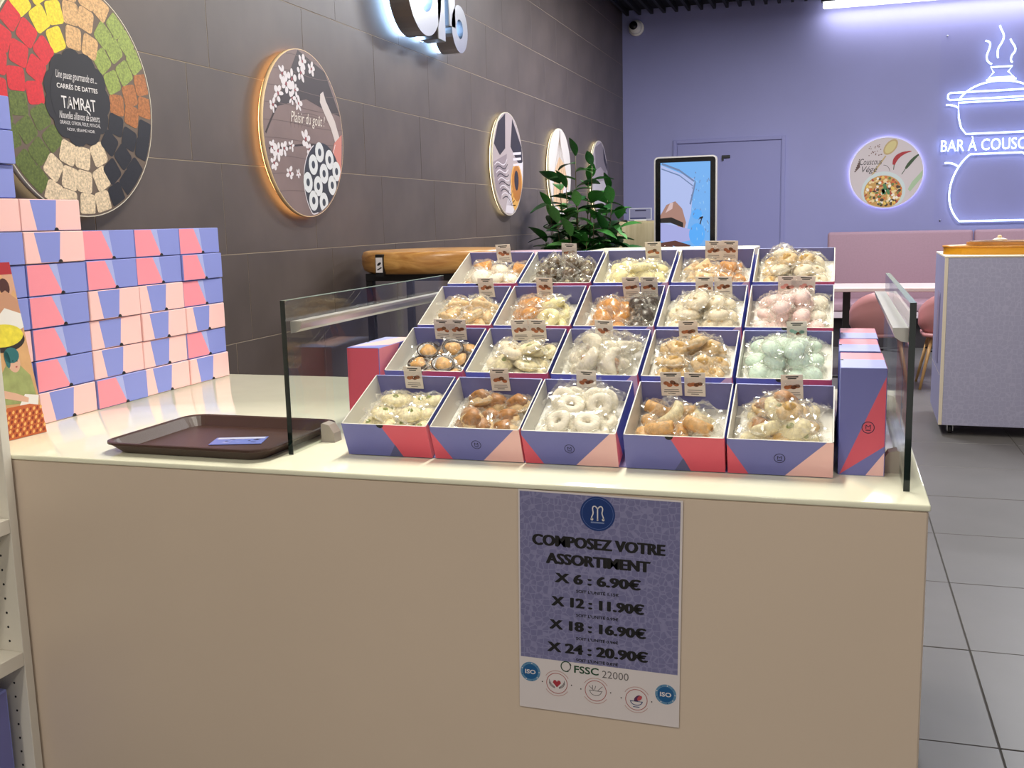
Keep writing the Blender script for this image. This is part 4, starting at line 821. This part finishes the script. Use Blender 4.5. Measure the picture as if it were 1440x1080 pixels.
m = MB(); fr = frame((-.145, -.3505, 1.125), (1, 0, 0), (0, 0, 1), (0, -1, 0)); m.poly([(-.017, -.02), (.017, -.02), (.017, .05), (-.017, .05)], fr, 0, pw); m.poly(circ(0, .02, .012, .006, 10, rot=.6), fr, .0004, black); stroke(m, [(-.01, -.008), (.012, .004)], .006, fr, .0004, black); m.build('label', o)
# pink and white high tables further back
rt = empty('round_high_table', (-1.95, 6.62, 0)); tag(rt, 'round pale pink high table between wooden table and plant', 'table')
m = MB(); m.lathe([(.01, 1.09), (.27, 1.09), (.28, 1.10), (.28, 1.12), (.27, 1.128), (.01, 1.128)], 40, M('pale_pink_top', (216, 180, 190), .35)); m.build('table_top', rt)
m = MB(); m.lathe([(.03, .02), (.03, 1.0895)], 16, blackm); m.build('column', rt); m = MB(); m.lathe([(.22, 0), (.22, .01), (.05, .02)], 28, blackm); m.build('base', rt)
lt_ = empty('long_high_table', (-1.0, 6.62, 0)); tag(lt_, 'long cream topped high table behind the back row of boxes', 'table')
m = MB(); m.prism(rrect(.525, .50, .10, 8), frame((0, 0, 0), (1, 0, 0), (0, 1, 0), (0, 0, 1)), 1.085, 1.128, M('cream_top', (238, 230, 204), .3)); m.build('table_top', lt_)
m = MB(); m.box(-.45, .45, -.42, .42, 0, 1.0845, M('dark_table_base', (36, 34, 36), .6), .004); m.build('base', lt_)
# ------------------------------------------------------------------ potted plant
pl = empty('potted_plant', (-1.885, 7.75, 0)); tag(pl, 'leafy dark green plant in a tall pot by the tiled wall', 'plant')
m = MB(); m.lathe([(.14, 0), (.19, .60), (.18, .60), (.165, .54)], 28, M('pot_black', (34, 33, 34), .5), cap=True); m.build('pot', pl)
leafm = [M('leaf_green', (58, 116, 52), .32, noise=.25, scale=25), M('leaf_deep_green', (36, 82, 40), .32, noise=.25, scale=25), M('leaf_light_green', (96, 150, 84), .32, noise=.2, scale=25)]
def leafmesh(m_):
    mb = MB(); n = 7; vs = []; fs = []
    for i in range(n+1):
        t = i/n; w_ = .50*math.sin(math.pi*min(1, t*.93+.05))**.9*(1-t*.25); z = -.38*t*t+.10*t
        vs += [(-w_*.5, t, z+.05*w_), (0, t, z-.03), (w_*.5, t, z+.05*w_)]
    for i in range(n): a = 3*i; fs += [(a, a+1, a+4, a+3), (a+1, a+2, a+5, a+4)]
    mb.add(vs, fs, m_, True); o = mb.build('leaf'); me = o.data; bpy.data.objects.remove(o); return me
LM = [leafmesh(x) for x in leafm]; rnd = random.Random(21)
stems = [(-.02, 0, 1.86), (.12, -.05, 1.78), (-.15, .02, 1.66), (.22, .05, 1.60), (-.06, -.14, 1.62), (.05, .12, 1.68), (-.21, -.06, 1.48), (.28, -.10, 1.50), (.04, -.20, 1.48), (.31, .0, 1.38), (-.24, .05, 1.34), (.16, -.18, 1.38), (-.12, -.18, 1.36), (.24, -.15, 1.28), (.0, -.26, 1.26), (-.22, -.16, 1.22), (.12, -.26, 1.22), (.32, -.08, 1.20)]
for sx, sy, top in stems:
    pts = bez((sx*.25, sy*.25, .53), (sx*.5, sy*.5, .8), (sx*.9, sy*.9, top*.7), (sx, sy, top-.05), 10)
    m = MB(); m.tube(pts, [.009-.0006*k for k in range(11)], M('plant_stem', (84, 74, 44), .6), 6); m.build('stem', pl)
    nl = 18
    for k in range(nl):
        t = .34+.66*k/(nl-1); q = t*10; i = min(9, int(q)); fpt = [pts[i][j]+(pts[i+1][j]-pts[i][j])*(q-i) for j in range(3)]
        az = k*2.4+rnd.uniform(-.4, .4); el = math.radians(rnd.uniform(-10, 35)+(35 if k == nl-1 else 0)); ln = rnd.uniform(.17, .27)*(.85 if t > .9 else 1)
        if pl.location.x+fpt[0]-math.sin(az)*ln-.05 < XW+.03: az = -az
        o = inst('leaf', LM[rnd.choice((0, 0, 1, 1, 2))], pl, fpt)
        o.rotation_euler = (el, rnd.uniform(-.4, .4), az); o.scale = (ln*1.0, ln, ln)
# ------------------------------------------------------------------ pink bench, cafe table, chairs
pinkf = M('pink_upholstery', (164, 132, 144), .75, noise=.04, scale=60)
for k, (x0, x1, lab) in enumerate(((-.077, 1.312, 'pink upholstered wall bench module under the round couscous picture'), (1.325, 3.2, 'pink upholstered wall bench module under the neon sign'))):
    b_ = empty('wall_bench', ((x0+x1)/2, 10.9, 0)); tag(b_, lab, 'bench', 'pink wall bench modules'); hw = (x1-x0)/2
    m = MB(); m.box(-hw, hw, .30, .42, .40, 1.135, pinkf, .03, 3); m.build('backrest', b_)
    m = MB(); m.box(-hw, hw, -.28, .31, .36, .455, pinkf, .025, 3); m.build('seat', b_)
    m = MB(); m.box(-hw, hw, -.27, .40, .30, .362, M('bench_rail', (206, 190, 196), .5), .004); m.build('seat_rail', b_)
    m = MB(); m.box(-hw+.03, hw-.03, -.16, .38, 0, .30, M('bench_plinth', (40, 34, 38), .7)); m.build('plinth', b_)
ct = empty('cafe_table', (.55, 8.9, 0)); tag(ct, 'pale topped cafe table in front of the pink bench', 'table')
m = MB(); m.box(-.65, .75, -.30, .30, .705, .737, M('table_ivory', (192, 174, 170), .4), .004); m.build('table_top', ct)
for a in (-.45, .55): m = MB(); m.box(a-.03, a+.03, -.03, .03, .02, .7045, blackm); m.build('column', ct); m = MB(); m.box(a-.22, a+.22, -.22, .22, 0, .02, blackm, .004); m.build('base', ct)
shm = M('pink_plastic', (180, 124, 124), .45); legw = wood_mat('beech_leg', (196, 150, 96), (214, 172, 118), (30, 30, 4))
def chair(x, y, rz, lab):
    r = empty('tub_chair', (x, y, 0), rz); tag(r, lab, 'chair', 'pink tub chairs')
    # shell: a swept profile, back towards -y
    mb = MB(); n = 20; vs = []; fs = []; K = 8
    for j in range(n+1):
        a = math.radians(-200+220*j/n)      # around the back from left arm front to right arm front
        bk = max(0, -math.sin(a)); rim = .60+.165*max(0, bk)**1.2-.02
        for i in range(K+1):
            t = i/K; rad = .10+.112*min(1, t*1.6)**.6; z = .40+(rim-.40)*t**1.7
            vs.append((math.cos(a)*rad*1.04, math.sin(a)*rad*1.0+(.06 if i == 0 else .02), z))
    for j in range(n):
        for i in range(K): fs.append((j*(K+1)+i, j*(K+1)+i+1, (j+1)*(K+1)+i+1, (j+1)*(K+1)+i))
    mb.add(vs, fs, shm, True); o = mb.build('shell', r)
    md = o.modifiers.new('thickness', 'SOLIDIFY'); md.thickness = .008
    m = MB(); m.prism([(a, b+.05) for a, b in rrect(.20, .20, .09)], frame((0, 0, 0), (1, 0, 0), (0, 1, 0), (0, 0, 1)), .395, .42, shm, True); m.build('seat', r)
    for sx in (-1, 1):
        for sy in (-1, 1): m = MB(); m.tube([(sx*.13, .05+sy*.12, .396), (sx*.21, .05+sy*.20, 0)], [.015, .010], legw, 10); m.build('leg', r)
    m = MB()
    for p0, p1 in (((-.155, -.08, .28), (.155, .18, .28)), ((.155, -.08, .28), (-.155, .18, .28))): m.tube([p0, p1], .006, blackm, 6)
    m.build('wire_brace', r)
chair(.345, 8.28, 0, 'pink tub chair seen behind the right glass screen')
chair(.845, 8.33, 0, 'pink tub chair half hidden by the grey lilac cabinet')
# ------------------------------------------------------------------ rolling cabinet at the right
rc = empty('rolling_cabinet', (.615, 6.5, 0)); tag(rc, 'lilac patterned rolling cabinet with cream edges on casters', 'cabinet'); rc.rotation_euler.z = math.radians(-1.5)
lp_ = arabesque_mat('cabinet_pattern', (164, 163, 192), (174, 173, 200), 9, .55); edg = M('cabinet_edge', (226, 214, 196), .5); cl = M('cabinet_side', (150, 148, 184), .5)
m = MB(); m.box(.02, 1.40, 0, .018, .063, 1.055, lp_); m.build('front_panel', rc)
m = MB(); m.box(0, .018, .014, .80, .063, 1.055, cl); m.build('side_panel', rc); m = MB(); m.box(1.402, 1.42, .014, .80, .063, 1.055, cl); m.build('side_panel', rc)
m = MB(); m.box(0, .019, -.001, .0135, .063, 1.055, edg); m.build('corner_edge', rc)
m = MB(); m.box(0, 1.42, -.002, .80, 1.0555, 1.067, edg, .002); m.build('top_panel', rc)
m = MB(); m.box(.02, 1.40, .02, .79, .063, .08, cl); m.build('bottom_panel', rc)
m = MB(); fr = frame((-.0006, 0, 0), (0, 1, 0), (0, 0, 1), (-1, 0, 0)); m.prism([(a+.35, b+.62) for a, b in rrect(.10, .22, .03)], fr, 0, .003, M('cabinet_plate', (132, 128, 164), .4)); stroke(m, [(.36, .55), (.36, .72)], .012, fr, .004, edg); stroke(m, [(.03, .36), (.78, .36)], .004, fr, .001, edg); m.build('side_door', rc)
for a, b in ((.07, .06), (1.33, .06), (.07, .72), (1.33, .72)):
    o = MB(); o.box(a-.03, a+.03, b-.03, b+.03, .056, .0625, steel); o.box(a-.017, a-.013, b-.02, b+.035, .02, .056, steel); o.box(a+.013, a+.017, b-.02, b+.035, .02, .056, steel); o = o.build('caster', rc)
    m = MB(); m.lathe([(.022, -.011), (.026, -.006), (.026, .006), (.022, .011)], 20, M('caster_rubber', (44, 44, 46), .5), (a, b+.012, .026), ax='x'); m.build('wheel', o)
ob = empty('amber_tray', (1.07, 6.80, 1.0675)); tag(ob, 'amber yellow rounded tray lying on the rolling cabinet', 'tray')
am = M('amber_lacquer', (208, 146, 30), .3)
m = MB(); oval = circ(0, 0, .44, .20, 48)
m.prism(oval, frame((0, 0, 0), (1, 0, 0), (0, 1, 0), (0, 0, 1)), 0, .05, am); m.build('board', ob)
m = MB(); m.tube([(a*1.0, b*1.0, .046) for a, b in oval], .007, M('amber_rim', (188, 124, 30), .3), 6, True); m.build('rim', ob)
wo = empty('wooden_platter', (1.16, 6.80, 1.121)); tag(wo, 'thin wooden platter stacked on the amber tray', 'platter')
m = MB(); m.prism(circ(0, 0, .40, .17, 44), frame((0, 0, 0), (1, 0, 0), (0, 1, 0), (0, 0, 1)), 0, .018, wood_mat('walnut_board', (150, 100, 48), (190, 140, 76), (6, 40, 40))); m.build('board', wo)
m = MB(); m.tube([(a, b, .018) for a, b in circ(0, 0, .38, .155, 40)], .006, M('platter_rim', (120, 82, 44), .5), 6, True); m.build('rim', wo)
bw_ = MB(); blob(bw_, .035, .03, .012, sugar, 3, .2); blob(bw_, .015, .015, .02, tan, 4, .2); bw_ = bw_.build('sweet_sample'); bw_.location = (.93, 6.72, 1.1395); tag(bw_, 'small pale sweet lying on the wooden platter', 'sweet')
# ------------------------------------------------------------------ white shelf unit in the left foreground
sh_ = empty('shelf_unit', (-1.75, 1.797, 0)); tag(sh_, 'white shelf unit with peg holes at the left foreground', 'shelf')
wl_ = M('shelf_white', (226, 220, 208), .45); inn = M('shelf_inner', (206, 198, 184), .5)
m = MB(); m.box(-.50, 0, -.024, 0, 0, 1.95, wl_, .001); m.build('side_panel', sh_)
m = MB(); m.box(-.50, 0, -.99, -.966, 0, 1.95, wl_, .001); m.build('side_panel', sh_)
m = MB(); m.box(-.51, -.501, -.99, 0, 0, 1.95, inn); m.build('back_panel', sh_)
for z in (.03, .35, .665, 1.10, 1.52, 1.92): m = MB(); m.box(-.50, 0, -.966, -.0245, z, z+.033, wl_, .001); m.build('shelf_board', sh_)
hm = MB(); hm.lathe([(.0028, 0), (.0028, -.0006)], 8, black, ax='y'); o = hm.build('peg_hole'); hme = o.data; bpy.data.objects.remove(o)
for k in range(34): inst('peg_hole', hme, sh_, (-.035, -.0242, .10+k*.034))
bx_ = MB(); bx_.box(-.02, .20, -.24, 0, 0, .245, blue, .002); bx_.box(.1985, .2005, -.235, -.005, .004, .24, slate); bx_ = bx_.build('shelf_box'); bx_.location = (-1.97, 1.735, .0635); tag(bx_, 'blue box on the lowest shelf at the bottom left corner', 'box')
# ------------------------------------------------------------------ illustrated card leaning on the boxes
ic = empty('illustrated_card', (-1.858, 2.028, ZT+.0008)); tag(ic, 'illustrated card of two women cooking, leaning against the stacked boxes', 'picture card')
ic.rotation_euler = (0, math.radians(-9.5), math.radians(-6))
CW, CH = .215, .425; CF = frame((0, 0, 0), (0, -CW, 0), (0, 0, CH), (1, 0, 0))
m = MB(); m.prism([(0, 0), (1, 0), (1, 1), (0, 1)], CF, -.003, 0, paper); m.build('panel', ic)
F2 = lambda a, b, t=0: CF(1-a, b, t+.0004)      # a: 1 right edge .. 0 left
p = MB(); p.poly([(0, 0), (1, 0), (1, 1), (0, 1)], F2, 0, M('card_ochre', (206, 160, 112), .5, noise=.15, scale=12))
p.poly([(0, .93), (1, .93), (1, 1), (0, 1)], F2, .0002, M('card_red', (168, 30, 40), .5)); p.poly([(.86, .78), (.97, .84), (1, .8), (1, .93), (.86, .93)], F2, .0003, M('card_skin', (206, 158, 130), .5))
p.poly(circ(.86, .86, .07, .05, 16), F2, .0004, M('card_hair', (72, 32, 26), .5)); p.poly([(.62, .62), (.98, .60), (1, .78), (.86, .84), (.7, .8)], F2, .0005, M('card_robe', (190, 140, 110), .5))
p.poly([(.55, .64), (.9, .60), (1, .62), (1, .70), (.8, .74)], F2, .0006, M('card_white', (226, 222, 218), .5)); p.poly(circ(.70, .56, .28, .07, 28), F2, .0006, M('card_black', (40, 32, 30), .5)); p.poly(circ(.70, .585, .27, .065, 28), F2, .0007, M('card_yellow', (222, 206, 60), .5, noise=.15, scale=60))
p.poly([(.50, .20), (.98, .18), (.95, .34), (.82, .42), (.66, .42), (.52, .34)], F2, .0004, M('card_olive', (150, 158, 100), .5, noise=.2, scale=30))
p.poly(circ(.765, .43, .085, .06, 20), F2, .0006, M('card_face', (214, 170, 146), .5)); p.poly(circ(.755, .47, .10, .045, 20), F2, .0007, M('card_teal', (40, 104, 108), .5)); p.poly(circ(.69, .45, .035, .05, 14), F2, .0007, M('card_teal', (40, 104, 108), .5))
p.poly([(.745, .435), (.765, .435), (.765, .44), (.745, .44)], F2, .0008, black); p.poly([(.80, .43), (.82, .43), (.82, .435), (.80, .435)], F2, .0008, black); stroke(p, [(.775, .40), (.80, .402)], .008, F2, .0008, M('card_lip', (170, 80, 80), .5))
p.poly([(.52, .24), (.70, .21), (.84, .19), (.86, .215), (.72, .25), (.56, .28)], F2, .0008, M('card_face', (214, 170, 146), .5)); p.poly([(.70, .17), (.96, .16), (1, .22), (.82, .24)], F2, .0007, M('card_white', (226, 222, 218), .5))
p.poly([(.40, 0), (1, .0), (1, .16), (.85, .18), (.55, .18), (.42, .12)], F2, .0009, M('card_weave', (190, 96, 50), .5))
for i in range(12):
    for j in range(6): p.poly(circ(.45+i*.047+(j % 2)*.023, .02+j*.026, .019, .009, 8, rot=.3), F2, .0011, M(('card_weave_light', 'card_weave_dark')[(i+j) % 2], ((232, 176, 100), (140, 52, 30))[(i+j) % 2], .5))
p.build('print', ic)
